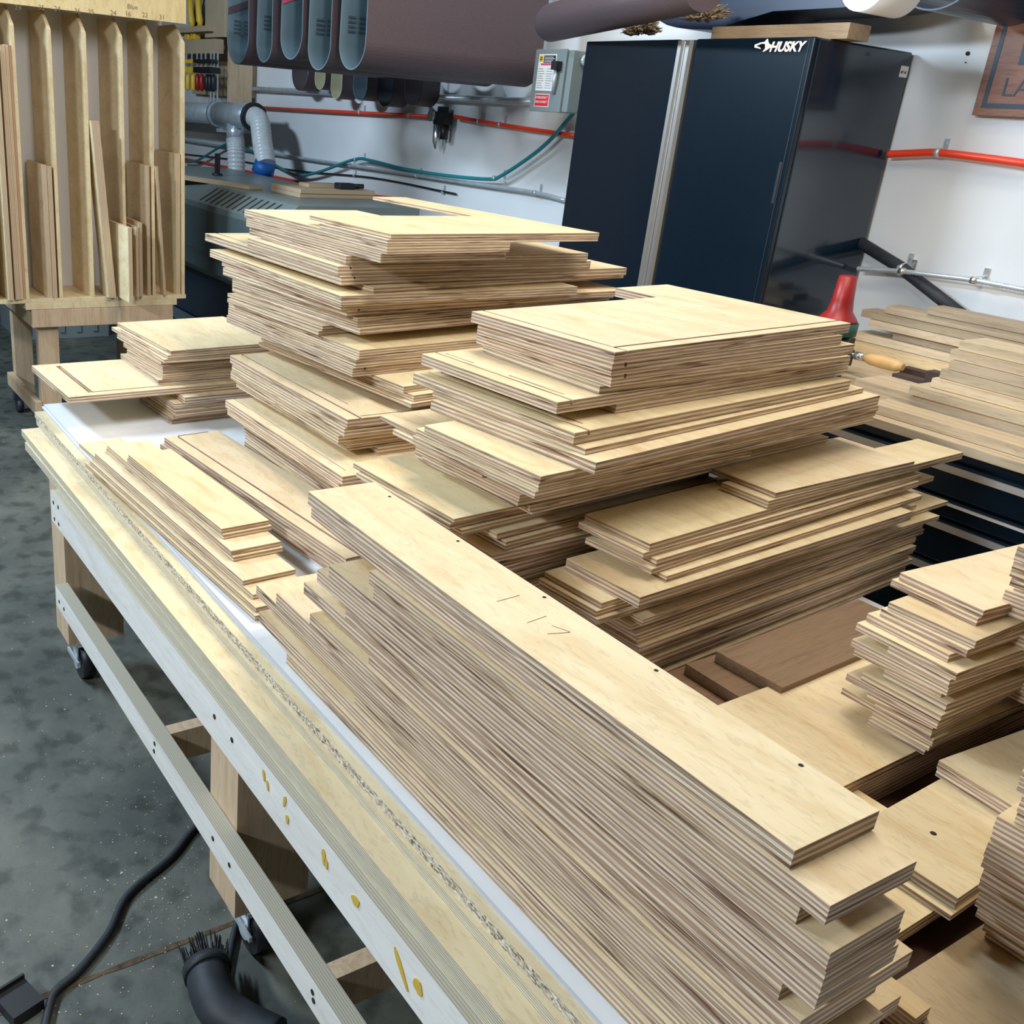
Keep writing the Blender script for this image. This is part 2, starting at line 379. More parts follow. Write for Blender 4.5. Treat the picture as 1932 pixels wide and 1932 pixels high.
def tone(v=0.09, warm=0.0):
    a = 1 + random.uniform(-v, v); return (a, a * (1 - warm + random.uniform(-0.02, 0.02)), a * (1 - 2 * warm + random.uniform(-0.04, 0.03)), 1)

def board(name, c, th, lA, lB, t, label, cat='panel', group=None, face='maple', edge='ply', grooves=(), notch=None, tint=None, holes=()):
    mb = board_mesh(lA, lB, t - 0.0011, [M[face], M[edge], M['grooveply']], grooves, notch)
    o = mb.build(name, loc=c, rotz=th)
    o.color = tint or tone()
    tag(o, label, cat, group)
    for (hx, hy, r) in holes:
        h = MB([M['hole']]); k = 10
        h.quad([(hx + r * math.cos(6.2832 * i / k), hy + r * math.sin(6.2832 * i / k), 0.0004) for i in range(k)])
        h.quad([(hx + r * math.cos(6.2832 * i / k), hy + r * math.sin(6.2832 * i / k), -0.0002) for i in range(k)])
        for i in range(k):
            j = (i + 1) % k
            h.quad([(hx + r * math.cos(6.2832 * i / k), hy + r * math.sin(6.2832 * i / k), -0.0002), (hx + r * math.cos(6.2832 * j / k), hy + r * math.sin(6.2832 * j / k), -0.0002),
                    (hx + r * math.cos(6.2832 * j / k), hy + r * math.sin(6.2832 * j / k), 0.0004), (hx + r * math.cos(6.2832 * i / k), hy + r * math.sin(6.2832 * i / k), 0.0004)])
        h.build('screw_hole', parent=o)
    return o

def stack(desc, group, z0, th, rows, top_label=None, dflt=(0.3, 0.4), kind='plywood_board', word='plywood panel', bottom=None, edge='ply', face='maple', filler=None):
    """rows, top to bottom: (thickness, near corner pixel, A, B, opts).  A: far-left corner pixel (x,y), image column, or metres;
    B: image column of the right corner, or metres.  The height runs down the stack."""
    z = z0; last = dflt; n = 0; made = []; lastc = None; lastth = math.radians(th)
    def one(t, c, thr, lA, lB, opts):
        nonlocal n
        lab = opts.get('label') or (top_label if n == 0 and top_label else f"{ORD[n]} {word} down in the {desc}")
        o = board(opts.get('name', kind), c, thr, lA, lB, t, lab, group=group, edge=opts.get('edge', edge), face=opts.get('face', face),
                  grooves=[g if len(g) == 5 else g for g in opts.get('grooves', ())], notch=opts.get('notch'), tint=opts.get('tint'), holes=opts.get('holes', ()))
        n += 1; made.append(o)
    for row in rows:
        t, cp, A, B = row[:4]; opts = row[4] if len(row) > 4 else {}
        if 'z' in opts: z = opts['z']
        if isinstance(cp, Vector): c = cp.copy()
        elif len(cp) == 3: c = Vector((cp[0], cp[1], z + H))
        else: c = PZ(cp[0], cp[1], z)
        thr = math.radians(opts.get('th', th))
        if isinstance(A, tuple):
            a = PZ(A[0], A[1], z); d = c - a; ta = math.atan2(d.y, d.x); thr = 0.65 * ta + 0.35 * thr if 'th' not in opts else thr
            lA = d.length
        elif A is None: lA = last[0]
        elif A > 10: lA = len_to_col(c, Vector((-math.cos(thr), -math.sin(thr), 0)), A)
        else: lA = A
        if isinstance(B, tuple):
            b_ = PZ(B[0], B[1], z); d = b_ - c; tb = math.atan2(-d.x, d.y); lB = d.length
            if 'th' not in opts: thr = 0.4 * thr + 0.6 * tb
        elif B is None: lB = last[1]
        elif B > 10: lB = len_to_col(c, Vector((-math.sin(thr), math.cos(thr), 0)), B)
        else: lB = B
        if 'ext' in opts:                     # a toe-kick notch at the far corner: the board goes on further beyond y = yn
            e1, e2 = (PZ(*q_, z) - c for q_ in opts['ext']); yv = Vector((-math.sin(thr), math.cos(thr), 0)); xv = Vector((math.cos(thr), math.sin(thr), 0))
            yn = 0.5 * (e1.dot(yv) + e2.dot(yv)); L2 = -e2.dot(xv)
            opts = dict(opts); opts['notch'] = (-L2, -lA, 0.0, yn); lA0 = lA; lA = L2
            one(t, c, thr, lA, lB, opts); lA = lA0
        else: one(t, c, thr, lA, lB, opts)
        last = (lA, lB); lastc = c; lastth = thr; z -= t
    if bottom is not None:                    # the rest of the pile down to what carries it
        t = filler[0] if filler else 0.0195
        k = max(1, round((z - bottom) / t)); t = (z - bottom) / k if z > bottom + 0.004 else 0
        ins = filler[1] if filler else (0.02, 0.02)
        if t > 0:
            for i in range(k):
                c = Vector((lastc.x, lastc.y, z + H))
                c += Vector((math.cos(lastth), math.sin(lastth), 0)) * (-ins[0] + random.uniform(-.008, .008)) + Vector((-math.sin(lastth), math.cos(lastth), 0)) * (ins[1] + random.uniform(-.008, .008))
                one(t, c, lastth + random.uniform(-.01, .01), max(.05, last[0] - ins[0] * 2), max(.03, last[1] - ins[1] * 1.5 + random.uniform(-.01, .01)), {})
                z -= t
    return made
# =================================================================== the room shell
T, Hf, Q = 0.0205, 0.0127, 0.0105
TB = -0.865                                  # bench surface, relative to the eye
fl = MB([M['floor']]).box((-11, -5, -0.2), (4, 3.2, FZ)).build('floor'); struct(fl)
wb = MB([M['wall']]).box((-11, 3.2, -0.2), (4, 3.4, 4.4)).build('wall_back'); struct(wb)
wl = MB([M['walldark']]).box((-11.2, -5, -0.2), (-11, 3.4, 4.4)).build('wall_left'); struct(wl)
wr = MB([M['walldark']]).box((4, -5, -0.2), (4.2, 3.4, 4.4)).build('wall_right'); struct(wr)
wf = MB([M['walldark']]).box((-11, -5.2, -0.2), (4, -5, 4.4)).build('wall_front'); struct(wf)
ce = MB([M['ceiling']]).box((-11, -5, 4.4), (4, 3.4, 4.5)).build('ceiling'); struct(ce)

# =================================================================== the bench under the stacks
bench = empty('work_bench', (-1.3, 1.2, 0), 'long low rolling bench of pale plywood rails carrying all the panel stacks', 'bench')
def bpart(name, mats, boxes, mi=0, lab=None, bev=0.0):
    mb = MB(mats)
    for a, b in boxes: mb.box(tuple(Vector(a) - Vector((-1.3, 1.2, 0))), tuple(Vector(b) - Vector((-1.3, 1.2, 0))), mi)
    o = mb.build(name, parent=bench, bevel=bev)
    if lab: o['label'] = lab
    return o
XF, XN = -2.41, 0.35                          # far and near end of the bench frame
def rail_mb(x0, x1, y0, y1, z0, z1):          # pale face to the side, ply lines on top
    mb = MB([M['birch_white'], M['plyfine']]); o = Vector((-1.3, 1.2, 0))
    mb.box((x0 + 1.3, y0 - 1.2, z0), (x1 + 1.3, y1 - 1.2, z1), 0)
    return mb
def edged_board(name, x0, x1, y0, y1, z0, z1, mface, mtop, parent=bench, org=Vector((-1.3, 1.2, 0))):
    mb = MB([mface, mtop]); a = Vector((x0, y0, z0)) - org; b = Vector((x1, y1, z1)) - org
    c = Vector((a.x, a.y, 0)); mb.box(tuple(a), tuple(b), 0, mt=1)
    return mb.build(name, parent=parent)
# ply lines on a rail's top run along y: a material of its own
def mat_plytop():
    m, n, l, b = nt('ply_lines_top')
    tc = N(n, 'ShaderNodeTexCoord'); sep = N(n, 'ShaderNodeSeparateXYZ'); l.new(tc.outputs['Object'], sep.inputs[0])
    nz = N(n, 'ShaderNodeTexNoise'); nz.inputs['Scale'].default_value = 3; l.new(tc.outputs['Object'], nz.inputs['Vector'])
    ad = N(n, 'ShaderNodeMath', operation='MULTIPLY_ADD'); l.new(nz.outputs['Fac'], ad.inputs[0]); ad.inputs[1].default_value = 0.001; l.new(sep.outputs[1], ad.inputs[2])
    dv = N(n, 'ShaderNodeMath', operation='DIVIDE'); l.new(ad.outputs[0], dv.inputs[0]); dv.inputs[1].default_value = 0.0042
    fr = N(n, 'ShaderNodeMath', operation='FRACT'); l.new(dv.outputs[0], fr.inputs[0])
    r = ramp(n, [(0, (0.50, 0.455, 0.35)), (0.5, (0.50, 0.455, 0.35)), (0.65, (0.35, 0.31, 0.23)), (0.85, (0.35, 0.31, 0.23)), (1, (0.50, 0.455, 0.35))])
    l.new(fr.outputs[0], r.inputs[0]); l.new(r.outputs[0], b.inputs['Base Color']); b.inputs['Roughness'].default_value = 0.65
    return m
M['plytop'] = mat_plytop()
za, zb = H - 0.952, H - 1.035
edged_board('side_rail', XF, XN, 0.58, 0.613, zb, za, M['birch_white'], M['plytop'])['label'] = 'pale side rail with drips of yellow glue'
edged_board('side_rail', XF, XN, 1.86, 1.893, zb, za, M['birch_white'], M['plytop'])
edged_board('inner_rail', XF + 0.05, XN - 0.05, 0.66, 0.69, zb - 0.012, za, M['fir'], M['fir'])
for x in (XF + 0.035, -0.9 - 0.6, -0.6, XN - 0.05):
    edged_board('cross_rail', x, x + 0.03, 0.614, 1.859, zb, za, M['fir'], M['fir'])
zr0, zr1 = H - 1.283, H - 1.222
edged_board('lower_rail', XF, XN, 0.58, 0.612, zr0, zr1, M['birch_white'], M['plytop'])['label'] = 'narrow pale lower rail near the floor'
edged_board('lower_rail', XF, XN, 1.86, 1.892, zr0, zr1, M['birch_white'], M['plytop'])
for px, py in ((345, 1372), (660, 1820)):
    c = PZ(px, py, -1.225)
    edged_board('lower_cross_rail', c.x - 0.016, c.x + 0.016, 0.613, 1.859, zr0 - 0.012, zr1, M['fir'], M['fir'])
legx = [-2.555, -1.437]
for i, x in enumerate(legx):
    for y in (0.6135, 1.7):
        y0 = y if i == 0 else y
        o = edged_board('leg', x, x + 0.122, y0, y0 + 0.155, 0.047, za, M['fir'], M['fir'])
# far end: an end plate that shows as the left strip beside the rail

# screws in the rails
def screw(px, py, y=0.58, r=0.005):
    c = PY(px, py, y) - Vector((-1.3, 1.2, 0)); mb = MB([M['hole']]); k = 10
    ring = [(c.x + r * math.cos(6.2832 * i / k), y - 1.2 - 0.0012, c.z + r * math.sin(6.2832 * i / k)) for i in range(k)]
    mb.prism(ring, (0, 0.0011, 0)); mb.build('screw', parent=bench)
for p in ((101, 948), (110, 957), (103, 979), (111, 989), (112, 1135), (121, 1149), (405, 1352), (438, 1396), (402, 1582), (433, 1632), (590, 1872), (592, 1888), (292, 1403), (291, 1417)): screw(*p)
# glue drips on the side rail
def blob(px, py, w_, h_, tilt, lab='dried drip of yellow glue'):
    c = PY(px, py, 0.58); k = 14; mb = MB([M['glue']]); pr = []
    for i in range(k):
        a = 6.2832 * i / k; x = w_ * math.cos(a) * (1 + 0.2 * math.sin(3 * a)); z = h_ * math.sin(a); pr.append((c.x + 1.3 + x * math.cos(tilt) - z * math.sin(tilt), 0.58 - 1.2 - 0.0018, c.z + x * math.sin(tilt) + z * math.cos(tilt)))
    mb.prism(pr, (0, 0.0017, 0)); mb.build('glue_drip', parent=bench)['label'] = lab
for b_ in ((499, 1463, .004, .010, .3), (506, 1482, .0035, .009, .3), (538, 1512, .004, .011, -.2), (543, 1546, .0045, .008, .1), (612, 1617, .005, .013, .2), (617, 1630, .004, .008, .3), (672, 1700, .010, .008, .3), (758, 1828, .0045, .028, .75), (790, 1862, .009, .011, .8)): blob(*b_)

# sheets lying on the frame, outermost (lowest) first
def sheet(name, x0, x1, y0a, y0b, y1, z, t, mface, medge, label, cat='sheet'):
    """near side edge runs from (x0,y0a) at the far end to (x1,y0b)"""
    mb = MB([mface, medge]); o = Vector((x1, y0b, z + H))
    q = [Vector((x0, y0a, 0)), Vector((x1, y0b, 0)), Vector((x1, y1, 0)), Vector((x0, y1, 0))]
    q = [Vector((p.x - o.x, p.y - o.y, 0)) for p in q]
    lo = [(p.x, p.y, -t) for p in q]; hi = [(p.x, p.y, 0) for p in q]
    mb.quad(hi, 0); mb.quad(lo[::-1], 0)
    for i in range(4):
        j = (i + 1) % 4; mb.quad([lo[i], lo[j], hi[j], hi[i]], 1)
    r = mb.build(name, loc=o); return tag(r, label, cat)
YB = 1.9
sheet('plywood_sheet', -2.742, 0.45, 0.597, 0.594, YB, -0.930, 0.0215, M['maple'], M['plyfine'], 'lowest full plywood sheet on the bench frame, grey-blue layered edge')
sheet('plywood_sheet', -2.80, 0.47, 0.602, 0.587, YB, -0.911, 0.0187, M['maple'], M['plyfine'], 'pale yellow plywood sheet jutting out along the near side of the bench')
sheet('plywood_sheet', -2.83, 0.44, 0.652, 0.623, YB, -0.893, 0.0178, M['maple'], M['plyfine'], 'full plywood sheet right below the speckled particle board')
sheet('particle_board_sheet', -2.846, 0.44, 0.652, 0.637, YB, -0.877, 0.0158, M['maple'], M['chip'], 'particle board sheet with speckled brown edge under the white sheets')
sheet('white_sheet', -2.874, 0.42, 0.680, 0.646, YB, -0.871, 0.0058, M['white'], M['white_edge'], 'lower of the two thin white sheets on the bench')
sheet('white_sheet', -2.873, -0.30, 0.686, 0.650, YB - 0.01, TB, 0.0058, M['white'], M['white_edge'], 'upper thin white sheet on the bench, under the panel stacks')

gap_sh = MB([M['gapshade']]).box((-.215, -.47, -.0014), (.215, .47, 0)).build('gap_shade_sheet', loc=(-0.43, 1.36, H + TB + 0.0015)); tag(gap_sh, 'dark reddish sheet standing in for shade between the right-hand panels', 'sheet')  # thin sheet added to darken the gap, shade put into its colour
# =================================================================== the stacks of cut panels
# --- long strips along the near side
L_DESC = 'near pile along the bench edge'
zL = -0.539; tL = 0.02155
Ldata = [ # far-left column, near x, y0, width, dx
 ((582, 927), (1500, 1605), 1658), ((588, 952), (1567, 1709), 1726), ((702, 1075), (1502, 1713), 0.13), ((716, 1107), (1559, 1804), 1708),
 ((637, 1063), (1549, 1841), 1700), ((613, 1071), (1536, 1879), 1696), (None, -0.335, 0.122), ((577, 1097), -0.312, 0.165), (None, -0.318, 0.13),
 ((591, 1156), -0.327, 0.15), ((528, 1117), -0.309, 0.14), ((480, 1104), -0.322, 0.2), (None, -0.315, 0.12), ((490, 1153), -0.33, 0.13), ((540, 1232), -0.312, 0.14)]
z = zL
def hl(lst): return [(-a, b, 0.0042) for a, b in lst]
for i, (fa, na, wd) in enumerate(Ldata):
    y0 = 0.677 + random.uniform(-.0035, .003)
    if i < 6: c = PZ(na[0], na[1], z); c.y = 0.5 * c.y + 0.5 * y0 if i > 1 else c.y
    else: c = Vector((na, y0, z + H))
    if fa:
        r_ = ray(*fa); a = O0 + r_ * (z / r_.z); lA = c.x - a.x
    else: lA = 0.72 + random.uniform(-.05, .05)
    if wd > 10:
        lB = len_to_col(c, Vector((0, 1, 0)), wd)
    else: lB = wd
    th = 0.0
    if i < 2: a = PZ(fa[0], fa[1], z); d = c - a; th = math.atan2(d.y, d.x); lA = d.length
    lab = 'topmost long plywood strip on the near pile, with screw holes and pencil scratches' if i == 0 else f'{ORD[i]} long strip down in the {L_DESC}'
    hs = []
    if i == 0:
        for hp in ((735, 937), (864, 1021), (1027, 1127), (1238, 1265), (1511, 1444)):
            q = PZ(hp[0], hp[1], z) - c; hs.append((q.x * math.cos(-th) - q.y * math.sin(-th), q.x * math.sin(-th) + q.y * math.cos(-th), 0.0026))
    tintv = (1.0, 1.02, 1.04, 1) if i == 0 else tone(.05)
    o = board('plywood_strip', c, th, lA, lB, tL, lab, 'panel', 'long plywood strips in the near pile', holes=hs, tint=tintv)
    if i == 0:
        topstrip = o
        for a_, b_ in (((932, 1136), (975, 1124)), ((990, 1176), (1026, 1163)), ((1036, 1181), (1071, 1193)), ((1028, 1197), (1071, 1194))):
            p, q = PZ(a_[0], a_[1], z) - c, PZ(b_[0], b_[1], z) - c
            MB([M['pencil']]).tube([(p.x, p.y, 0.0002), (q.x, q.y, 0.0002)], 0.0004, 4).build('pencil_scratch', parent=o)
    z -= tL

# --- thin long panels beside it (M) and the grooved wide ones
stack('low pile left of the long strips', 'thin long panels', -0.777, 2.5, [
 (Q, (418, 998), (239.4, 857.7), 508, {'tint': (1.02, 1, .95, 1)}), (Q, (421.6, 1009), (236.6, 864), 513),
 (Q, (436, 1039.6), (203, 840), 530), (Q, (440.4, 1051), (200, 845.5), 534),
 (Q, (-1.50, 0.70, -0.82), 0.78, 0.112, {'th': 3}), (Q, (-1.46, 0.702, 0), (164, 834.4), 0.11, {'th': 3}),
 (Q, (-1.43, 0.694, 0), 0.86, 0.115, {'th': 3}), (Q, (-1.42, 0.688, 0), 0.885, 0.118, {'th': 3})],
 top_label='topmost thin long panel of the low pile left of the strips', kind='plywood_strip', word='thin long panel')
wide = stack('wide grooved pile behind the thin long panels', 'wide grooved panels', -0.787, 4.6, [
 (T, (653, 1054), (305.6, 825.5), 0.148, {'th': 4.6, 'grooves': [(-9, 9, .030, .036, .006), (-.80, -.794, 0.03, .12, .006), (-.016, -.010, .03, .2, .006)]}),
 (T, (634, 1064), 0.79, 0.15, {'th': 4.6}), (T, (622, 1062), 0.75, 0.12, {'th': 4.6}), (0.0175, (613, 1068), 0.7, 0.11, {'th': 4.6, 'tint': (1.1, 1.25, 1.6, 1), 'edge': 'white', 'label': 'board with a white-painted side at the bottom of the wide grooved panels'})],
 top_label='wide maple panel with a saw groove along its length, left of the long strips')

# --- left pile (P)
stack('small pile at the far left bench end', 'far left pile', -0.66, 3.5, [
 (0.0115, (322.7, 662), (220, 608.7), 535), (0.0115, (316.5, 670.5), (228, 621), 533, {'tint': (1.1, 1.1, 1.1, 1)}), (0.0115, (310, 678.5), (216, 616.5), 0.37),
 (0.0125, (304, 681), (223, 631), 0.37), (0.0125, (307, 690), (233, 647), 0.37), (0.0125, (307, 698), (238, 660), 0.37),
 (0.0135, (307, 708), (240, 670), 0.37), (0.0155, (298.6, 717), (232.6, 667), 0.37)],
 top_label='topmost panel of the small pile at the far left end of the bench')
board('plywood_board', PZ(129.5, 749.6, -0.7605), math.radians(1.5), 0.355, 0.80, 0.019,
      'broad grooved panel sticking out to the left beneath the small far left pile', group='far left pile',
      grooves=[(-.33, -.035, .062, .076, .007), (-.035, -.028, .062, 9, .005), (-.014, -.009, .02, .028, .004)])
stack('group under the broad sticking-out panel', 'far left lower pile', -0.7795, 2.5, [
 (0.019, (349, 750), 0.33, 0.5), (0.0135, (329, 762), 0.30, 0.33), (0.0135, (330, 771), 0.31, 0.34), (0.0135, (332, 779), 0.33, 0.35),
 (0.0125, (327, 785), (262, 745), 0.35), (0.0125, (324.5, 792), (262, 750), 0.36)],
 top_label='panel with a clean square corner just under the broad sticking-out panel at left')

# --- tall stack (A)
notchA = (-0.6, -0.235, 0.40, 0.9)
stack('tall stack in front of the grey machine', 'tall stack panels', -0.236, 6.5, [
 (Q, (738.5, 442), (596, 406), 1131, {'th': 3.5, 'ext': ((862, 402), (709, 371))}),
 (Q, (731, 452), (611, 421), 1129, {'th': 3.5, 'tint': (1.08, 1.08, 1.1, 1)}),
 (T, (731, 462), (525, 396), 963, {'th': 3.5}),
 (T, (718.6, 479), (524, 413), 955, {'th': 3.5}),
 (T, (653, 483), (489.4, 428), 1110, {'grooves': [(-.4, -.25, .3, .31, .004)]}),
 (T, (638, 502.5), (482, 449), 1115, {'grooves': [(-9, 9, .030, .036, .007)]}),
 (T, (644.6, 522), (404, 440), 1183, {'grooves': [(-9, 9, .032, .038, .006), (-.68, -.674, 0, .6, .006)]}),
 (0.0125, (705, 543.5), 0.5, 1177),
 (T, (644, 558.5), (416.8, 470), 1090, {}), (0.0145, (644, 573), (435.4, 491), 1184),
 (T, (655, 582), (424.6, 504.4), 1159, {'grooves': [(-9, 9, .030, .036, .007)]}),
 (T, (674.8, 601), (435, 526), 1150), (0.0145, (679.5, 621), (437, 540), 1150),
 (0.011, (608.7, 615), (428, 553), 1100, {'grooves': [(-9, 9, .030, .036, .006)]}), (0.011, (601, 625), (429, 563), 1090),
 (T, (678.6, 661), (434.8, 567.8), 1100), (T, (672, 678.6), (437, 581.7), 1100), (T, (665.5, 695), (437, 594), 1090, {'grooves': [(-9, 9, .030, .036, .006)]}),
 (0.015, (762, 729.5), 0.6, 0.5), (0.015, (781, 746), 0.62, 0.5), (0.0115, (776, 762), 0.62, 0.5)],
 top_label='topmost panel of the tall stack in front of the grey machine', dflt=(.5, .8))
# the raised panel behind the notch on the tall stack
# --- grooved panels lying in front of the tall stack (G)
stack('shaded group in front of the tall stack', 'grooved panels in front of the tall stack', -0.6035, 2.0, [
 (T, (655.8, 791.7), (438, 670), 0.46, {'grooves': [(-9, 9, .030, .037, .006), (-.016, -.011, .04, .3, .006), (-.2, -.1, .06, .065, .003)]}),
 (T, (650, 809), (442, 688), 0.46), (T, (639, 822.5), (442, 700), 0.47), (0.0185, (655, 836), (447, 717), 0.45),
 (0.0165, (714, 846), 0.5, 0.4)],
 top_label='long grooved panel in shade, topmost of the group in front of the tall stack')
stack('bottom group in shade next to the wide grooved panels', 'bottom group panels', -0.7, 1.0, [
 (T, (646.5, 899.5), (428.4, 754), 0.5, {'grooves': [(-9, -.03, .024, .027, .003)]}), (T, (640, 909), (432, 768), 0.45)],
 top_label='long shaded panel at the bottom group, ending beside the strip pile', bottom=TB, filler=(0.0205, (0.03, 0.035)), dflt=(.5, .3))

# --- big middle stack (C)
stack('big stack in the middle of the bench', 'middle stack panels', -0.33, 5.0, [
 (T, (1161, 664.6), (896, 587), (1597, 608), {'grooves': [(-9, 9, .026, .032, .006), (-.030, -.024, .026, 9, .006)], 'ext': ((1228, 557), (1160, 543))}),
 (T, (1156, 687), (902, 610), 1590, {'grooves': [(-9, 9, .030, .036, .007)]}), (T, (1155, 708.5), (902, 627), 1613, {'grooves': [(-9, 9, .030, .036, .007)]}),
 (0.0135, (1132, 729), (917, 652), 1605),
 (T, (1052.4, 759), (802.7, 667), (1597, 672), {'grooves': [(-9, 9, .030, .036, .008), (-.33, -.25, .045, .05, .003), (-.16, -.03, .045, .05, .003)]}),
 (0.0165, (1163.7, 763), 0.25, 1600),
 (T, (1084.8, 817), (783, 703), (1600, 716), {'grooves': [(-9, 9, .030, .037, .008), (-.38, -.30, .05, .056, .003), (-.2, -.03, .05, .056, .003)]}),
 (0.0105, (1105, 847), (820.8, 738), (1618.6, 729)),
 (T, (1125, 873), 0.38, (1639, 740.5)), (0.0125, (1021, 899), 0.28, 1.0), (0.0125, (1017, 912), 0.3, 1.0), (0.0125, (1010, 928), 0.3, 1.0),
 (0.0105, (920, 880), (722, 783), 0.62, {'th': 3.5}), (0.0105, (911, 891), (743, 810), 0.62, {'tint': (1.1, 1.1, 1.12, 1)}),
 (0.0125, (981, 934), (785, 841), 0.62, {'grooves': [(-9, 9, .030, .037, .007)]}), (0.0125, (978, 945), (800, 855), 0.62),
 (0.010, (1000, 955), 0.30, 0.9), (0.010, (1005, 962), 0.3, 0.9),
 (0.010, (857, 979), (667, 873), 0.66, {'th': 3.5, 'z': -0.598}), (0.010, (849, 989), (675, 890), 0.66, {'tint': (1.1, 1.1, 1.12, 1)}),
 (0.012, (871, 1000), 0.28, 0.66), (0.0125, (938, 1007), 0.3, 0.6), (0.0165, (955, 1022), 0.3, 0.6),
 (T, (929, 1047), (855, 1000), 0.75), (T, (934, 1069), 0.29, 0.74)],
 top_label='topmost grooved panel of the big stack in the middle of the bench', bottom=TB, filler=(0.0205, (0.02, 0.02)), dflt=(.34, .7))

# --- stack of narrow panels (D)
stack('long stack of narrow panels right of the middle', 'narrow panels right of the middle', -0.5885, 4.5, [
 (Q, (1464, 930), (1327, 873.4), 1726, {'th': 2}), (0.0165, (1451, 945), (1368, 909), 1818, {'th': 3}),
 (0.0135, (1227, 1026), (1104, 970), 1738), (0.0115, (1214.5, 1043.5), (1092.6, 984.6), 1739, {'tint': (1.06, 1.06, 1.06, 1)}),
 (0.0135, (1240, 1056), 0.14, 1735), (0.0115, (1230, 1073.7), (1104, 1015), 1763), (0.0115, (1258.5, 1087), 0.14, 1740),
 (T, (1208, 1127), (1070, 1053.5), 1722), 
 (0.0105, (1135.6, 1137.6), (1028.5, 1078), 1730), (0.0105, (1126, 1153), (1018, 1091), 1789, {'tint': (1.04, 1.04, 1.02, 1)}), (0.0105, (1127, 1169), (1023, 1106), 1773),
 (0.0125, (1213, 1169), 0.14, 1735), (0.0125, (1190, 1180), 0.14, 1743), (0.0125, (1200, 1192), 0.14, 1744), (0.0125, (1205, 1204), 0.14, 1729)],
 top_label='upper narrow panel resting across the long stack right of the middle', bottom=TB, filler=(0.0125, (0.0, 0.0)), dflt=(.14, .8))

# --- thick oak boards in the shade (O)
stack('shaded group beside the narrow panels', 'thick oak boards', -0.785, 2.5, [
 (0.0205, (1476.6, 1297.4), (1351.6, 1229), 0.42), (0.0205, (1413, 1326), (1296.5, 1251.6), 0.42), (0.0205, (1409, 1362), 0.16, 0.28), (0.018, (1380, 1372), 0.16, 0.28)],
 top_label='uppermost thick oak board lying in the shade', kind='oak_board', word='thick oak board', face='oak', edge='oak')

# --- stack of half-inch drawer parts (E) on its own base panel
stack('stack of small panels right of the thick oak boards', 'small stepped panels', -0.58, 0.0, [
 (Hf, (1857, 1152), (1704, 1079), 0.50, {'th': -3}), (Hf, (1845.5, 1167), (1691, 1091), 0.50, {'th': -2, 'tint': (1.08, 1.08, 1.1, 1)}),
 (Hf, (1842.5, 1209.5), (1676.5, 1136), 0.30), (Hf, (1826.7, 1226), (1664.6, 1147), 0.30, {'tint': (1.08, 1.08, 1.1, 1)}),
 (Hf, (1792, 1235), (1640, 1156), 0.30), (Hf, (1807, 1270), (1619, 1174), 0.30),
 (Hf, (1793, 1283), (1679.5, 1220), 0.30, {'tint': (1.08, 1.08, 1.1, 1)}), (Hf, (1790, 1299), (1609, 1205), 0.30),
 (Hf, (1779, 1302), (1611, 1223), 0.30), (Hf, (1787, 1329), (1670, 1265), 0.30),
 (Hf, (1777, 1350), (1628, 1269), 0.30), (Hf, (1771, 1362), (1598, 1270), 0.30), (Hf, (1763, 1366), (1635, 1306), 0.30),
 (Hf, (1759, 1380), (1651, 1324), 0.30), (Hf, (1762, 1395), (1591.5, 1296), 0.30), (Hf, (1756, 1404), (1645, 1346), 0.30), (Hf, (1747, 1412), (1640, 1352), 0.30)],
 top_label='topmost small panel of the stepped stack right of the thick oak boards')
board('plywood_board', Vector((PZ(1560, 1499, -0.796).x, PZ(1560, 1499, -0.796).y, H - 0.796)), 0.02, 0.215, 0.75, 0.0205, 'broad maple panel under the stepped stack of small panels', group='panels under the stepped stack')
for k in range(2):
    board('plywood_board', Vector((PZ(1560, 1499, -0.796).x - .002 * k, PZ(1560, 1499, -0.796).y + .002, H - 0.8165 - .0228 * k)), 0.02, 0.215, 0.75, 0.0228,
          f'{ORD[k + 1]} broad panel down under the stepped stack of small panels', group='panels under the stepped stack')

# --- knotted panel group (F), side panels (G), right hand piles (R), big sheet
cF = PZ(1807.5, 1695, -0.79)
board('plywood_board', cF, math.radians(2), 0.135, 0.33, 0.017, 'maple panel with a small dark knot, beyond the near end of the strip pile', group='panels beyond the strip pile',
      holes=[((PZ(1767.6, 1574, -0.79) - cF).x, (PZ(1767.6, 1574, -0.79) - cF).y, .004)])
board('plywood_board', cF + Vector((0.004, -0.012, -0.017)), math.radians(2), 0.135, 0.30, 0.009, 'thin panel directly beneath the knotted maple panel', group='panels beyond the strip pile')
c2 = PZ(1640, 1797, -0.816)
board('plywood_board', c2, math.radians(1), 0.30, 0.26, 0.0205, 'shaded lower panel between strip pile and knotted maple panel', group='panels beyond the strip pile')
board('wood_block', c2 + Vector((-.1, .12, -.0205)), 0, 0.18, 0.09, 0.0283, 'small spacer block in the dark gap under the knotted panel', group='panels beyond the strip pile', tint=(.6, .45, .35, 1))
def lpile(desc, group, z0, rows, lab0, dA=0.3, dB=0.3):
    z = z0
    for i, (t, p, th, B) in enumerate(rows):
        a = PZ(p[0], p[1], z); thr = math.radians(th)
        c = a + Vector((math.cos(thr), math.sin(thr), 0)) * dA
        board('plywood_board', c, thr, dA, B or dB, t, lab0 if i == 0 else f'{ORD[i]} panel down in the {desc}', group=group)
        z -= t
    return z
lpile('shaded group right of the knotted panel', 'panels beside the knotted panel', -0.765, [(0.014, (1771.8, 1434), -4, .5), (0.014, (1769, 1448), -4, .5), (0.0125, (1779, 1470), -4, .5), (0.0125, (1777, 1480), -4, .5)],
      'shaded maple panel with thick dark-streaked edge, right of the knotted panel', 0.22, .5)
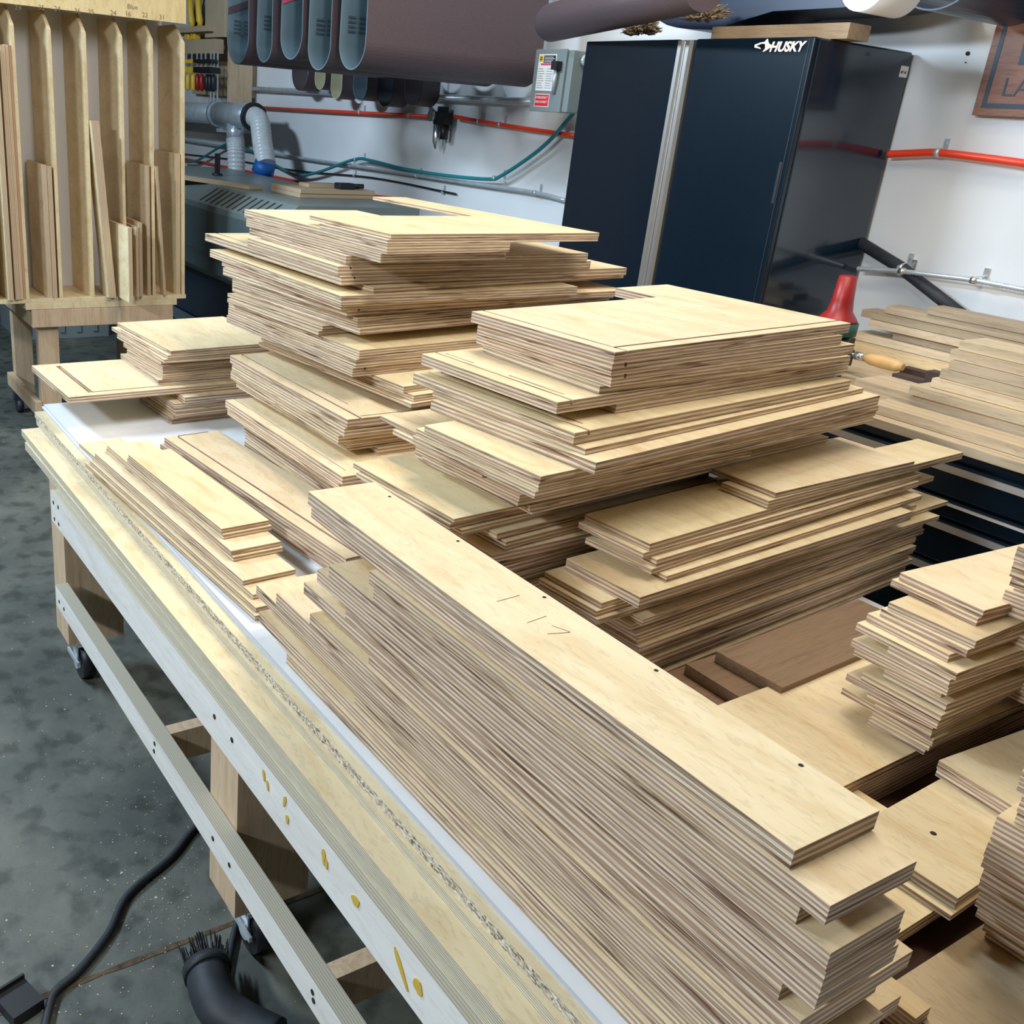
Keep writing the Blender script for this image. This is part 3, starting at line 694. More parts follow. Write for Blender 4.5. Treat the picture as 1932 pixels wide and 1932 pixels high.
board('plywood_board', PZ(1895, 1545, -0.818) , math.radians(-4), .08, .5, .046, 'low support panel under the shaded pair at right', group='panels beside the knotted panel')
lpile('far right-hand stack of thick-edged panels', 'far right-hand stack', -0.46, [
 (T, (1921, 1030), 4, .3), (T, (1917, 1047), 4, .3), (T, (1912.5, 1062), 4, .3), (T, (1912, 1080), 4, .3), (T, (1918.5, 1094), 4, .3),
 (T, (1897, 1112), 4, .3), (T, (1893, 1132), 4, .3), (T, (1900, 1148), 4, .3), (T, (1862, 1173), 4, .3), (T, (1858, 1190), 4, .3), (T, (1868, 1210), 4, .3), (T, (1863, 1227), 4, .3),
 (T, (1900, 1271), 4, .3), (T, (1896, 1288), 4, .3)],
 'top panel of the stack at the right border of the picture', 0.32)
lpile('near right-hand stack beside the big maple sheet', 'near right-hand stack', -0.56, [
 (T, (1933, 1443), 3, .3), (T, (1928, 1462), 3, .3), (T, (1929, 1502), 3, .3), (T, (1924, 1522), 3, .3), (T, (1882, 1539), 3, .3), (T, (1878, 1556), 3, .3),
 (T, (1865, 1588), 3, .3), (T, (1860, 1608), 3, .3), (T, (1858, 1635), 3, .3), (T, (1853, 1652), 3, .3), (T, (1848, 1683), 3, .3), (T, (1849, 1703), 3, .3), (0.0195, (1862, 1731), 3, .3), (0.0195, (1866, 1745), 3, .3)],
 'top panel of the near stack at the lower right border', 0.30)
cS = PZ(1664, 1867, -0.846)
board('plywood_sheet', cS + Vector((0.5, 0.0, 0)), 0.0, 0.5, 0.9, 0.0185, 'big maple panel lying flat at the lower right corner', cat='panel')
board('plywood_strip', PZ(1728, 1922, -0.83) , math.radians(2), 0.12, 0.03, 0.0345, 'pale block lying across the corner between strip pile and big maple panel', cat='block', tint=(1.05, 1.02, .95, 1))
board('plywood_board', Vector((PZ(1690, 1932, -0.85).x, 0.80, H - 0.85)), 0, .4, .10, .0145, 'shaded low panel at the bottom edge beside the pale block', cat='panel')
# =================================================================== dark steel cabinet against the wall
def loc_box(mb, org, a, b, mi=0, mt=None):
    return mb.box(tuple(Vector(a) - org), tuple(Vector(b) - org), mi, mt=mt)
def part(name, parent, mats, boxes, bevel=0.0, label=None):
    mb = MB(mats); org = parent.location if parent.parent is None else parent.location + parent.parent.location
    for a, b in boxes: loc_box(mb, org, a, b)
    o = mb.build(name, parent=parent, bevel=bevel)
    if label: o['label'] = label
    return o
X0, X1, YF, ZT = -2.985, -2.03, 2.70, 1.763
cab = empty('steel_cabinet', (-2.5, 2.95, 0), 'tall glossy blue-black steel cabinet against the white wall', 'cabinet')
part('body', cab, [M['navyside']], [((X0, YF + 0.022, 0.06), (X1, 3.185, ZT))], 0.006)
part('plinth', cab, [M['black']], [((X0 + .02, YF + .04, FZ), (X1 - .02, 3.17, 0.06))])
dl = part('door', cab, [M['navy']], [((X0, YF, 0.07), (-2.545, YF + 0.021, ZT))], 0.004)
dr = part('door', cab, [M['navy']], [((-2.470, YF, 0.07), (X1, YF + 0.021, ZT))], 0.004)
def sub(name, parent, mats, a, b, bevel=0):
    org = parent.parent.location if parent.parent else parent.location
    mb = MB(mats); loc_box(mb, org, a, b); o = mb.build(name, parent=parent, bevel=bevel); return o
for xa in (-2.541, -2.507):
    mb = MB([M['alu']]); c = Vector((xa, YF, 0)) - cab.location
    pr = [(c.x, c.y + .02, .08), (c.x, c.y - .004, .08), (c.x + .008, c.y - .014, .08), (c.x + .022, c.y - .014, .08), (c.x + .030, c.y - .004, .08), (c.x + .030, c.y + .02, .08)]
    mb.prism(pr, (0, 0, ZT - 0.085)); mb.build('door_pull', parent=cab)['label'] = 'full-height bright aluminium door pull'
# thin vertical fold near the right edge of the front
part('corner_seam', cab, [M['black']], [((-2.048, YF - .0012, .08), (-2.045, YF - .0002, ZT - .004))])
part('lock', cab, [M['black']], [((-2.060, YF - .0015, 1.30), (-2.050, YF - .0003, 1.42))])
fm = frame_mat(PY(1451, 97, YF - 0.003), (1, 0, 0), (0, 0, 1))
text_obj('brand_lettering', 'HUSKY', 0.037, M['whitepaint'], fm, cab, 0.001, 0.0012, 0.25)
# the dog-head mark in front of the word
lg = MB([M['whitepaint']]); o_ = PY(1421, 98, YF - 0.003)
def logo(pts, mi=0):
    s_ = 0.036; lg.prism([tuple(o_ + Vector((x * s_ * 1.9, 0, y * s_)) - cab.location) for x, y in pts], (0, 0.0025, 0), mi)
logo([(0.0, 0.55), (0.30, 0.72), (0.36, 0.62), (0.10, 0.46), (0.30, 0.34), (0.36, 0.22), (0.02, 0.34)])
logo([(0.30, 0.72), (0.36, 0.62), (0.55, 0.60), (0.60, 0.28), (0.50, 0.0), (0.62, 0.05), (0.98, 0.42), (0.72, 0.66), (0.62, 1.0), (0.50, 0.76)])
lg.build('brand_mark', parent=cab)
# small sticker on the side
sp = PX(1704, 118, X1 + 0.0005)
part('sticker', cab, [M['whitepaint']], [((X1 + .0003, 3.140, 1.690), (X1 + .0012, 3.180, 1.722))])
text_obj('sticker_lettering', '01Y  62', 0.009, M['lettering'], frame_mat((X1 + 0.0016, 3.143, 1.701), (0, 1, 0), (0, 0, 1)), cab, 0.0002, 0.0004)

# =================================================================== rolling tool chest on the right with a wood top
TY = 2.36; TZ = H - 0.645; TX0, TX1 = -1.93, 0.35
chest = empty('tool_chest', (-0.8, 2.7, 0), 'long black rolling tool chest with bright drawer pulls and a wood top', 'tool chest')
part('body', chest, [M['navy']], [((TX0, TY + 0.02, 0.045), (TX1, 3.02, TZ))])
part('wood_top', chest, [M['oak_x']], [((TX0 - .02, TY - .002, TZ), (TX1 + .02, 3.04, TZ + 0.0225))], 0.001)
zr = [-0.668, -0.754, -0.806, -0.915, -1.00, -1.09, -1.18, -1.28, -1.40]
for i in range(len(zr) - 1):
    zt, zb2 = H + zr[i] - .004, H + zr[i + 1] + .004
    d = part('drawer', chest, [M['navy']], [((TX0 + .02, TY, zb2), (TX1 - .02, TY + .019, zt))], 0.002)
    mb = MB([M['alu']]); z0 = zt - .006
    c = Vector((TX0 + .05, TY, z0)) - chest.location
    hh = 0.015 if i in (0, 2, 3) else 0.006
    pr = [(c.x, c.y - .0003, c.z), (c.x, c.y - .006, c.z), (c.x, c.y - .009, c.z - hh), (c.x, c.y - .0003, c.z - hh - .001)]
    mb.prism(pr, (TX1 - TX0 - .1, 0, 0)); mb.build('drawer_pull', parent=d)
for x in (-1.8, -0.8, 0.2):
    for y in (2.45, 2.93):
        mb = MB([M['rubber']]); mb.tube([(x + .8 - .02, y - 2.7, FZ + .062), (x + .8 + .02, y - 2.7, FZ + .062)], .061, 14); mb.build('caster', parent=chest)

# lumber piled along the wall and at the front of the chest top
def lumber(px, ytop, y, depth, lvl, label, t=0.0245, length=None, group='lumber on the tool chest', mat='oak_x', tint=None, tt=None):
    z1 = TZ + 0.0225 + 0.0247 * (lvl + 1); zt = z1 - H
    r = ray(px, ytop); x = (r * (y / r.y)).x
    L_ = (length or (0.32 - x))
    o = board('lumber_board', Vector((x + L_, y, z1 if tt is None else z1 - 0.0247 + tt)), 0, L_, depth, (tt or t), label, 'lumber', group, face=mat, edge=mat, tint=tint or tone(.25))
    return o
for i, (px, py, lab) in enumerate(((1613, 637, 'deep board standing on edge at the bottom of the back lumber row'), (1613, 619, 'lumber board on the deep one, its end flush at the left'),
        (1683, 619, 'lumber board in the back row starting right of the gap'), (1643, 595, 'fourth lumber board up in the back row'), (1628, 577, 'lumber board sticking out furthest left near the top of the back row'),
        (1671, 570, 'second board from the top of the back lumber row'), (1753, 572, 'topmost lumber board of the back row by the wall'))):
    if i == 0: lumber(px, py, 3.05, 0.09, 0, lab, tint=(1.25, 1.2, 1.0, 1), tt=0.0445)
    else: 
        z1 = TZ + 0.0225 + 0.0447 + 0.0247 * i; r = ray(px, py); x = (r * (3.05 / r.y)).x
        board('lumber_board', Vector((0.32, 3.045 + random.uniform(0, .018), z1)), random.uniform(-.004, .004), 0.32 - x, 0.08 if i != 1 else 0.10, 0.0243, lab, 'lumber', 'lumber on the tool chest', face='oak_x', edge='oak_x', tint=tone(.28))
for (px, py, y, dp, lvl, lab) in ((1639, 752, 2.40, .09, 0, 'lowest pale board along the front edge of the tool chest'), (1613, 720, 2.50, .14, 0, 'wide board with a pale top behind the front-edge board'),
        (1600, 716, 2.50, .13, 1, 'wide board near the clamp handle on the tool chest'), (1717, 729, 2.49, .16, 2, 'wide board starting right of the middle on the front lumber pile'),
        (1756, 724, 2.52, .13, 3, 'short-ended board with pencilled length in the front lumber pile'), (1770, 718, 2.535, .12, 4, 'board with rough torn end in the front lumber pile'),
        (1787, 701, 2.54, .12, 5, 'third board from the top in the front lumber pile'), (1787, 685, 2.55, .12, 6, 'second board from the top in the front lumber pile'), (1804, 670, 2.56, .12, 7, 'topmost board of the front lumber pile with a bright top')):
    if lab.startswith('wide board near'): continue
    if lab.startswith('lowest'): lumber(px, py, y, dp, lvl, lab)
    elif lab.startswith('wide board with'): lumber(px, py, y + .001, dp, 0, lab, tt=0.0490)
    else: lumber(px, py, y, dp, lvl, lab)
text_obj('pencil_lettering', '515 BTR', 0.022, M['pencil'], frame_mat(PY(1843, 749, 2.5335), (1, 0, 0), (0, 0, 1)), None, 0.0002)
tag(bpy.data.objects['pencil_lettering'], 'faint pencilled marking 515 BTR on the side of a lumber board', 'marking')
for i, (px, py, y, l_, t_, lab) in enumerate(((1700, 692, 2.80, .15, 0, 'dark walnut offcut on edge behind the clamp handle'), (1748, 699, 2.72, .13, 0, 'dark walnut offcut on edge beside the lumber pile'), (1684, 704, 2.70, .12, 0, 'low dark walnut offcut in front of the clamp handle'))):
    q = PY(px, py, y); h_ = q.z - TZ - .0225
    board('walnut_offcut', Vector((q.x + l_, y, q.z)), 0, l_, .04, h_ + .0009, lab, 'offcut', 'dark offcuts on the tool chest', face='darkwood', edge='darkwood')
# wood block and clamp with turned handle
zc = TZ + .0225
bk = tag(MB([M['oak_x']]).box((-.024, -.025, 0), (.024, .025, .085)).build('wood_block', loc=(-1.815, 2.70, zc), rotz=.3), 'small squared wood block standing beside the clamp on the tool chest', 'block')
cl = empty('hand_clamp', (-1.69, 2.74, zc + .060), 'steel hand clamp with a turned orange wood handle on the tool chest', 'clamp')
MB([M['handlewood']]).tube([(.03, 0, 0), (.05, 0, 0), (.09, 0, 0), (.13, 0, 0), (.15, 0, 0)], [.010, .0165, .0185, .017, .010], 14).build('handle', parent=cl)
MB([M['alu']]).tube([(-.13, 0, 0), (.03, 0, 0)], .0045, 8).tube([(.0, 0, 0), (.03, 0, 0)], .012, 10).build('screw', parent=cl)
MB([M['black']]).box((-.09, -.013, -.059), (-.055, .013, .04)).box((-.12, -.013, .025), (-.02, .013, .045)).box((-.02, -.008, -.034), (-.01, .008, .012)).build('jaw', parent=cl)
cap = empty('red_cone', PZ(1580, 612, -.50), 'red plastic cone-shaped nozzle cap on a green collar beside the cabinet', 'cone')
cb = PY(1580, 606, 2.62); cap.location = (cb.x, 2.62, zc)
hz = cb.z - zc
k_ = hz
MB([M['redcap']]).tube([(0, 0, k_ + .0), (0, 0, k_ + .012), (0, 0, k_ + .03), (0, 0, k_ + .06), (0, 0, k_ + .125), (0, 0, k_ + .128)], [.055, .048, .034, .029, .024, .018], 20).build('cone', parent=cap)
MB([M['green']]).tube([(0, 0, k_ - .035), (0, 0, k_ + .001)], .057, 20).build('collar', parent=cap)
MB([M['black']]).tube([(0, 0, 0), (0, 0, k_ - .034)], .045, 20).build('bottle', parent=cap)
tc_ = tag(MB([M['alu']]).tube([(0, 0, 0), (0, 0, PY(1604, 612, 2.75).z - zc)], .019, 18).build('tin_can', loc=(PY(1604, 612, 2.75).x, 2.75, zc)), 'small grey tin standing to the right of the red cone', 'tin')

# =================================================================== things on the cabinet top
pl = board('wood_plank', Vector((-1.985, 2.78, ZT + .043)), 0, .50, .10, .043, 'rough wood plank lying on top of the steel cabinet', 'plank', face='oak_x', edge='oak_x', tint=(.62, .58, .55, 1))
def loop_profile(cx, w_, z0, z1, k=26, sk=0.0, taper=1.0):
    """closed hanging loop in x-z: round bottom of width w_, drawn in to taper*w_ at the top"""
    pts = []
    for i in range(k):
        a = math.pi + math.pi * i / (k - 1)
        pts.append((cx + w_ / 2 * math.cos(a), z0 + w_ * 0.95 / 2 + w_ * 0.95 / 2 * math.sin(a)))
    n = 8
    for i in range(1, n + 1):
        f = i / n; ww = w_ * (1 + (taper - 1) * f ** 1.3); pts.append((cx + ww / 2 + sk * f, z0 + w_ * .47 + (z1 - z0 - w_ * .9) * f))
    for i in range(1, 10):
        a = math.pi * i / 10; ww = w_ * taper; pts.append((cx + sk + ww / 2 * math.cos(a), z1 - w_ * .43 + ww / 2 * math.sin(a)))
    for i in range(n, 0, -1):
        f = i / n; ww = w_ * (1 + (taper - 1) * f ** 1.3); pts.append((cx - ww / 2 + sk * f, z0 + w_ * .47 + (z1 - z0 - w_ * .9) * f))
    return pts
def belt(name, cx, w_, z0, z1, y0, y1, label, out='belt', inn='beltback', th=0.004, sk=0, taper=.9, group=None, prints=(), squash=None, org=None):
    outp = loop_profile(cx, w_, z0, z1, sk=sk, taper=taper); inp = loop_profile(cx, w_ - 2 * th, z0 + th, z1 - th, sk=sk, taper=taper)
    mb = MB([M[out], M[inn]]); o = Vector((cx, y0, z0)); k = len(outp)
    for i in range(k):
        j = (i + 1) % k; A, B_ = outp[i], outp[j]; a, b = inp[i], inp[j]
        f = lambda p, y: (p[0] - o.x, y - o.y, p[1] - o.z)
        mb.quad([f(A, y0), f(B_, y0), f(B_, y1), f(A, y1)], 0, True)
        mb.quad([f(b, y0), f(a, y0), f(a, y1), f(b, y1)], 1, True)
        mb.quad([f(A, y0), f(a, y0), f(b, y0), f(B_, y0)], 1); mb.quad([f(B_, y1), f(b, y1), f(a, y1), f(A, y1)], 0)
    r = mb.build(name, loc=o); tag(r, label, 'belt', group)
    for (zz, ln, kind_) in prints:                 # printed marks on the inner side of the loop, on its +x wall facing the room
        q = MB([M[kind_]])
        xw = w_ / 2 - th - .004
        for c_ in range(ln):
            y = .02 + c_ * .035
            q.box((-xw + .0012, y, zz - z0), (-xw + .0022, y + .02, zz - z0 + .028 if kind_ == 'print' else zz - z0 + .03))
        q.build('print', parent=r)
    return r
bspec = [(-4.795, .247, 1.636, 'leftmost wide sanding belt hanging from the wall, grey-green inside'), (-4.502, .165, 1.645, 'second wide sanding belt from the left, narrow loop'),
         (-4.234, .206, 1.657, 'third wide sanding belt with a pink splice line inside'), (-3.977, .196, 1.616, 'fourth wide sanding belt from the left, grey-green inside'),
         (-3.705, .206, 1.619, 'rightmost wide sanding belt, its long brown-purple side facing right')]
for i, (cx, w_, z0, lab) in enumerate(bspec):
    r = belt('sanding_belt', cx, w_, z0, 2.75, 2.14, 3.02, lab, group='wide sanding belts hanging on the wall', sk=(-.02, .0, -.01, -.01, 0)[i], taper=(.95, .55, .75, .9, .8)[i])
    xw = w_ / 2 - .004
    # printing on the inner back wall (the side facing +x)
    for rowz in ((.14, .34, .56, .70) if i != 2 else (.30, .42, .56)):
        q = MB([M['print']])
        for c_ in range(5):
            for rr in range(4):
                yy = .03 + c_ * .05; q.box((-xw * 1.0 + .006, yy, rowz + rr * .017), (-xw + .0075, yy + .034, rowz + rr * .017 + .008))
        q.build('printed_marks', parent=r)
    if i in (0, 2):
        q = MB([M['pink'] if i == 2 else M['belt']]); q.quad([(-xw + .008, .0, .22), (-xw + .008, .30, .34), (-xw + .008, .30, .37), (-xw + .008, .0, .25)]); q.quad([(-xw + .007, .0, .25), (-xw + .007, .30, .37), (-xw + .007, .30, .34), (-xw + .007, .0, .22)])
        q.build('splice_stripe', parent=r)
    rod = MB([M['galv']]).tube([(cx + (-.02, .0, -.01, -.01, 0)[i], 3.199, 2.715), (cx + (-.02, .0, -.01, -.01, 0)[i], 2.1, 2.715)], .010, 10).build('hanging_rod'); tag(rod, f'steel rod that carries the {ORD[i] if i else "leftmost"} hanging sanding belt', 'rod')
    rod.location = (0, 0, 0)
small = [(-5.25, .20, 1.55, 'belt', 'leftmost small belt below the wide ones'), (-5.02, .12, 1.56, 'beltpale', 'small belt with a pale cream inside, left one'), (-4.84, .12, 1.52, 'beltpale', 'small belt with a yellow-cream inside'),
         (-4.60, .14, 1.52, 'beltback', 'small belt with a grey printed inside'), (-4.36, .15, 1.50, 'bag', 'small belt with a dark blue inside'), (-4.12, .15, 1.51, 'belt', 'small dark belt at the right of its row')]
for i, (cx, w_, z0, inn, lab) in enumerate(small):
    belt('small_belt', cx * 1.1176, w_ * 1.1, 1.475 + (z0 - 1.475) * 1.1176, 2.3, 3.035, 3.145, lab, out='belt', inn=inn, group='small belts hanging behind the wide ones', taper=.7)
# rolled belt, navy belt and fibres on the cabinet
ra = PY(1036, 44, 2.70); rb_ = PY(1330, -28, 2.45)
mid = (ra + rb_) / 2; d_ = (rb_ - ra)
roll = MB([M['belt']]).tube([ra - d_.normalized() * .018, ra - d_.normalized() * .008, ra + d_.normalized() * .02, mid, rb_], [.035, .056, .066, .068, .07], 26).build('rolled_belt', loc=(0, 0, 0)); tag(roll, 'rolled-up brown sanding belt sticking out over the left side of the cabinet', 'belt')
nb = MB([M['bag']]); pr = []
for i in range(28):
    a = 6.2832 * i / 28; c_, s_ = math.cos(a), math.sin(a)
    pr.append((-2.36 + .50 * (abs(c_) ** .5) * (1 if c_ > 0 else -1), 2.90, 1.885 + .075 * (abs(s_) ** .7) * (1 if s_ > 0 else -1) + (.05 if c_ > 0 else 0)))
nb.prism(pr, (0, .26, 0)); nbo = nb.build('folded_belt'); tag(nbo, 'large folded navy belt draped over the cabinet top', 'belt')
nb2 = belt('hanging_belt', -1.715, .24, 1.82, 2.6, 2.72, 3.1, 'navy belt loop hanging at the right of the cabinet top', out='bag', inn='bag', taper=.9)
wr_ = PY(1655, -27, 2.45); tag(MB([M['whitepaint']]).tube([wr_ + Vector((0, -.05, 0)), wr_ + Vector((0, .10, 0))], .062, 28).build('white_roll'), 'white roll hanging above the right corner of the cabinet', 'roll')
for i, (px, py, s_) in enumerate(((1212, 56, .055), (1330, 30, .06))):
    c_ = PY(px, py, 2.78); g = MB([M['fluff'], M['mdf']]); rnd = random.Random(i)
    for j in range(260):
        a, b, l_ = rnd.uniform(0, 6.28), rnd.uniform(-.3, 1.2), rnd.uniform(.4, 1) * s_
        d2 = Vector((math.cos(a) * math.cos(b) * 1.9, math.sin(a) * math.cos(b) * .8, math.sin(b) * .8)) * l_
        st = d2 * .1; sd = Vector((rnd.uniform(-1, 1), rnd.uniform(-1, 1), rnd.uniform(-1, 1))) * .012
        g.tube([st, (st + d2) / 2 + sd, d2], [.006, .004, .001], 4)
    
    o = g.build('fibre_tuft', loc=c_); tag(o, ('dusty tuft of fibres on the left part of the cabinet top', 'dusty tuft of fibres above the middle of the cabinet')[i], 'tuft'); o['kind'] = 'stuff'

# =================================================================== pipes, conduits and boxes on the wall
YW = 3.165
def pipe(name, pts, r, mat, label, cat='pipe', seg=12, y=YW, ticks=0, closed=False):
    P_ = [PY(p[0], p[1], y) if len(p) == 2 else Vector(p) for p in pts]
    o = P_[0].copy(); q = MB([M[mat]]).tube([p - o for p in P_], r, seg).build(name, loc=o); return tag(q, label, cat)
def smooth(pts, k=6, y=YW):
    P_ = [PY(p[0], p[1], y) if len(p) == 2 else Vector(p) for p in pts]; out = []
    for i in range(len(P_) - 1):
        p0, p1, p2, p3 = P_[max(0, i - 1)], P_[i], P_[i + 1], P_[min(len(P_) - 1, i + 2)]
        for j in range(k):
            t = j / k; out.append(0.5 * ((2 * p1) + (p2 - p0) * t + (2 * p0 - 5 * p1 + 4 * p2 - p3) * t * t + (3 * p1 - p0 - 3 * p2 + p3) * t ** 3))
    out.append(P_[-1]); return out
def clip(px, py, y=YW, w_=.012, h_=.05, mat='black', par=None, up=.02):
    c_ = PY(px, py, y)
    return c_
def wall_pipe(name, pts, r, mat, label, clips, cat='pipe', y=YW, sm=0):
    P_ = smooth(pts, 6, y) if sm else [PY(p[0], p[1], y) for p in pts]
    o = P_[0].copy(); e = empty(name, o, label, cat)
    MB([M[mat]]).tube([p - o for p in P_], r, 14).build('tube', parent=e)
    for (cx, cy) in clips:
        c_ = PY(cx, cy, y) - o
        q = MB([M['galv']]).tube([(c_.x - .008, c_.y, c_.z), (c_.x + .008, c_.y, c_.z)], r + .0025, 12).box((c_.x - .008, 3.1995 - o.y - .004, c_.z), (c_.x + .008, 3.1995 - o.y, c_.z + r + .03))
        q.box((c_.x - .003, 3.1995 - o.y - .009, c_.z + r + .014), (c_.x + .003, 3.1995 - o.y - .004, c_.z + r + .021)); q.build('pipe_clip', parent=e)
    return e
wall_pipe('conduit', [(405, 164.5), (1005, 192)], .0165, 'galv', 'thick galvanised conduit running along the wall to the grey switch box', [(672, 178), (770, 184)])
wall_pipe('air_line', [(474, 202), (816, 220)], .0095, 'red', 'red air line on the wall left of the filter', [(679, 212), (772, 217)], 'pipe')
wall_pipe('air_line', [(858, 220), (900, 228), (980, 241), (1086, 256)], .010, 'red', 'red air line from the filter to the cabinet', [(903, 229), (943, 235)], 'pipe', sm=1)
wall_pipe('conduit', [(340, 264), (520, 291), (840, 339), (1000, 362), (1066, 378)], .0095, 'galv', 'thin conduit sloping along the wall behind the stacks', [(660, 312), (785, 331), (1010, 364)], sm=1)
wall_pipe('cable', [(340, 290), (430, 300), (560, 322), (700, 335), (840, 362), (860, 366)], .005, 'black', 'black cable fixed on the wall above the stacks', [(668, 331), (835, 363)], 'cable', y=3.185, sm=1)
wall_pipe('air_line', [(345, 299), (500, 330), (660, 362), (740, 374)], .009, 'red', 'lower red air line behind the machine', [(450, 320)], 'pipe', y=3.18, sm=1)
wall_pipe('teal_hose', [(345, 305), (372, 303), (420, 275), (448, 272), (520, 312), (560, 330), (600, 325), (668, 301), (700, 303), (760, 318), (840, 331), (920, 338), (945, 332), (1000, 296), (1040, 262), (1083, 212)], .009, 'teal', 'teal hose looping along the wall up to the cabinet', [(671, 301), (933, 336)], 'hose', y=3.135, sm=1)
wall_pipe('air_line', [(1676, 291), (1720, 289), (1770, 288), (1850, 297), (1940, 309)], .0115, 'red', 'red air line on the wall right of the cabinet', [(1770, 288)], 'pipe', sm=1)
wall_pipe('waste_pipe', [(1622, 457), (1700, 505), (1760, 552), (1830, 606)], .019, 'rubber', 'black pipe running down the wall right of the cabinet', [(1702, 508)], 'pipe', sm=0)
# flexible metal conduit: rings along a line
fpts = smooth([(1618, 507), (1700, 512), (1780, 521), (1840, 529), (1940, 548)], 30, 3.14); o0 = fpts[0].copy()
fe = empty('flex_conduit', o0, 'ribbed metal flexible conduit along the wall right of the cabinet', 'conduit')
rad = [(.0085 if i % 2 else .0066) for i in range(len(fpts))]
MB([M['galv']]).tube([p - o0 for p in fpts], rad, 10).build('ribbed_tube', parent=fe)
for cx, cy in ((1702, 512), (1838, 529)):
    c_ = PY(cx, cy, 3.14) - o0; MB([M['alu']]).tube([(c_.x - .009, c_.y, c_.z), (c_.x + .009, c_.y, c_.z)], .011, 12).box((c_.x - .008, 3.195 - o0.y, c_.z + .0), (c_.x + .008, 3.199 - o0.y, c_.z + .035)).box((c_.x - .003, c_.y, c_.z + .009), (c_.x + .003, 3.196 - o0.y, c_.z + .012)).build('pipe_clip', parent=fe)
# filter and regulator
fc = PY(818, 222, 3.12); fr_ = empty('air_filter', fc, 'chromed air filter and black regulator with a round gauge on the wall', 'regulator')
MB([M['black']]).box((.0, .0, -.03), (.10, .05, .03)).box((.03, .0, .03), (.065, .045, .055)).build('body', parent=fr_)
MB([M['alu']]).tube([(.012, .02, -.03), (.012, .02, -.115), (.012, .02, -.13), (.012, .02, -.15)], [.021, .019, .012, .004], 14).build('bowl', parent=fr_)
MB([M['black']]).tube([(.07, .025, -.03), (.07, .025, -.10)], .022, 14).build('bowl', parent=fr_)
MB([M['alu']]).tube([(.0, -.001, .008), (.0, -.022, .008)], .027, 18).build('gauge', parent=fr_)
MB([M['galv']]).box((.04, .05, -.02), (.06, 3.199 - fc.y, .02)).build('bracket', parent=fr_)
# switch box
bx = Vector((-3.487, 2.90, 1.5245)); sb = empty('switch_box', bx, 'grey electrical disconnect box with lever, warning labels and red sticker', 'switch box')
MB([M['boxgrey']]).box((0, .0, 0), (.24, .17, .252)).build('housing', parent=sb, bevel=.004)
MB([M['boxgrey']]).box((-.004, -.012, -.002), (.205, -.0005, .256)).build('cover', parent=sb, bevel=.003)
MB([M['whitepaint']]).box((.025, -.0135, .085), (.145, -.0125, .235)).build('warning_label', parent=sb)
lb = MB([M['gold']]).box((.030, -.0145, .205), (.055, -.0137, .230)); lb.build('gold_mark', parent=sb)
MB([M['lettering']]).box((.036, -.0155, .211), (.049, -.0148, .224)).build('square_mark', parent=sb)
MB([M['gold']]).box((.0395, -.0162, .2145), (.0455, -.0156, .2205)).build('square_mark', parent=sb)
MB([M['lettering']]).box((.060, -.0145, .200), (.140, -.0137, .230)).build('black_label', parent=sb)
for i in range(4):
    MB([M['whitepaint']]).box((.066, -.0152, .2035 + i * .0062), (.134 - (i % 2) * .01, -.0147, .2055 + i * .0062)).build('label_line', parent=sb)
MB([M['pink']]).box((.045, -.0145, .190), (.140, -.0137, .198)).build('red_band', parent=sb)
for c_ in range(2):
    for i in range(9):
        MB([M['lettering']]).box((.031 + c_ * .056, -.0142, .096 + i * .0098), (.076 + c_ * .056 - (i % 3) * .006, -.0137, .0975 + i * .0098)).build('label_line', parent=sb)
MB([M['whitepaint']]).box((.030, -.0135, .018), (.128, -.0125, .072)).build('sticker', parent=sb)
MB([M['labelred']]).box((.033, -.0142, .021), (.125, -.0136, .069)).build('red_sticker', parent=sb)
text_obj('sticker_lettering', 'EMERGENCY', .0145, M['whitepaint'], frame_mat(bx + Vector((.036, -.0148, .052)), (1, 0, 0), (0, 0, 1)), sb, .0002)
text_obj('sticker_lettering', 'DISCONNECT', .0135, M['whitepaint'], frame_mat(bx + Vector((.036, -.0148, .034)), (1, 0, 0), (0, 0, 1)), sb, .0002)
MB([M['black']]).box((.150, -.045, .17), (.185, -.013, .205)).build('lever_grip', parent=sb)
MB([M['galv']]).tube([(.168, -.03, .17), (.165, -.028, .12), (.158, -.02, .075)], .008, 10).build('lever', parent=sb)
MB([M['galv']]).tube([(.24, .06, .215), (.262, .06, .215)], .024, 16).build('conduit_fitting', parent=sb)
MB([M['galv']]).box((.08, .171, .05), (.16, .328, .09)).build('bracket', parent=sb)
sb.scale = (.912, .912, .912)
# walnut sign on the right
sgm = empty('wall_sign', PY(1833, 217, 3.17), 'walnut wall sign with navy border and inlaid letters, cut by the frame', 'sign')
so = sgm.location
MB([M['walnut']]).box((0, -.0, 0), (.62, .028, .46)).build('board', parent=sgm, bevel=.001)
b0 = .021
MB([M['signnavy']]).box((b0, -.001, b0), (.60, -.0002, b0 + .013)).box((b0, -.001, b0 + .013), (b0 + .013, -.0002, .43)).build('border_inlay', parent=sgm)
MB([M['signnavy']]).box((.092, -.0012, .137), (.53, -.0002, .43)).build('navy_inlay', parent=sgm)
text_obj('sign_lettering', 'LAZY', .072, M['signnavy'], frame_mat(so + Vector((.066, -.0012, .054)), (1, 0, 0), (0, 0, 1)), sgm, .0004, -0.0006)
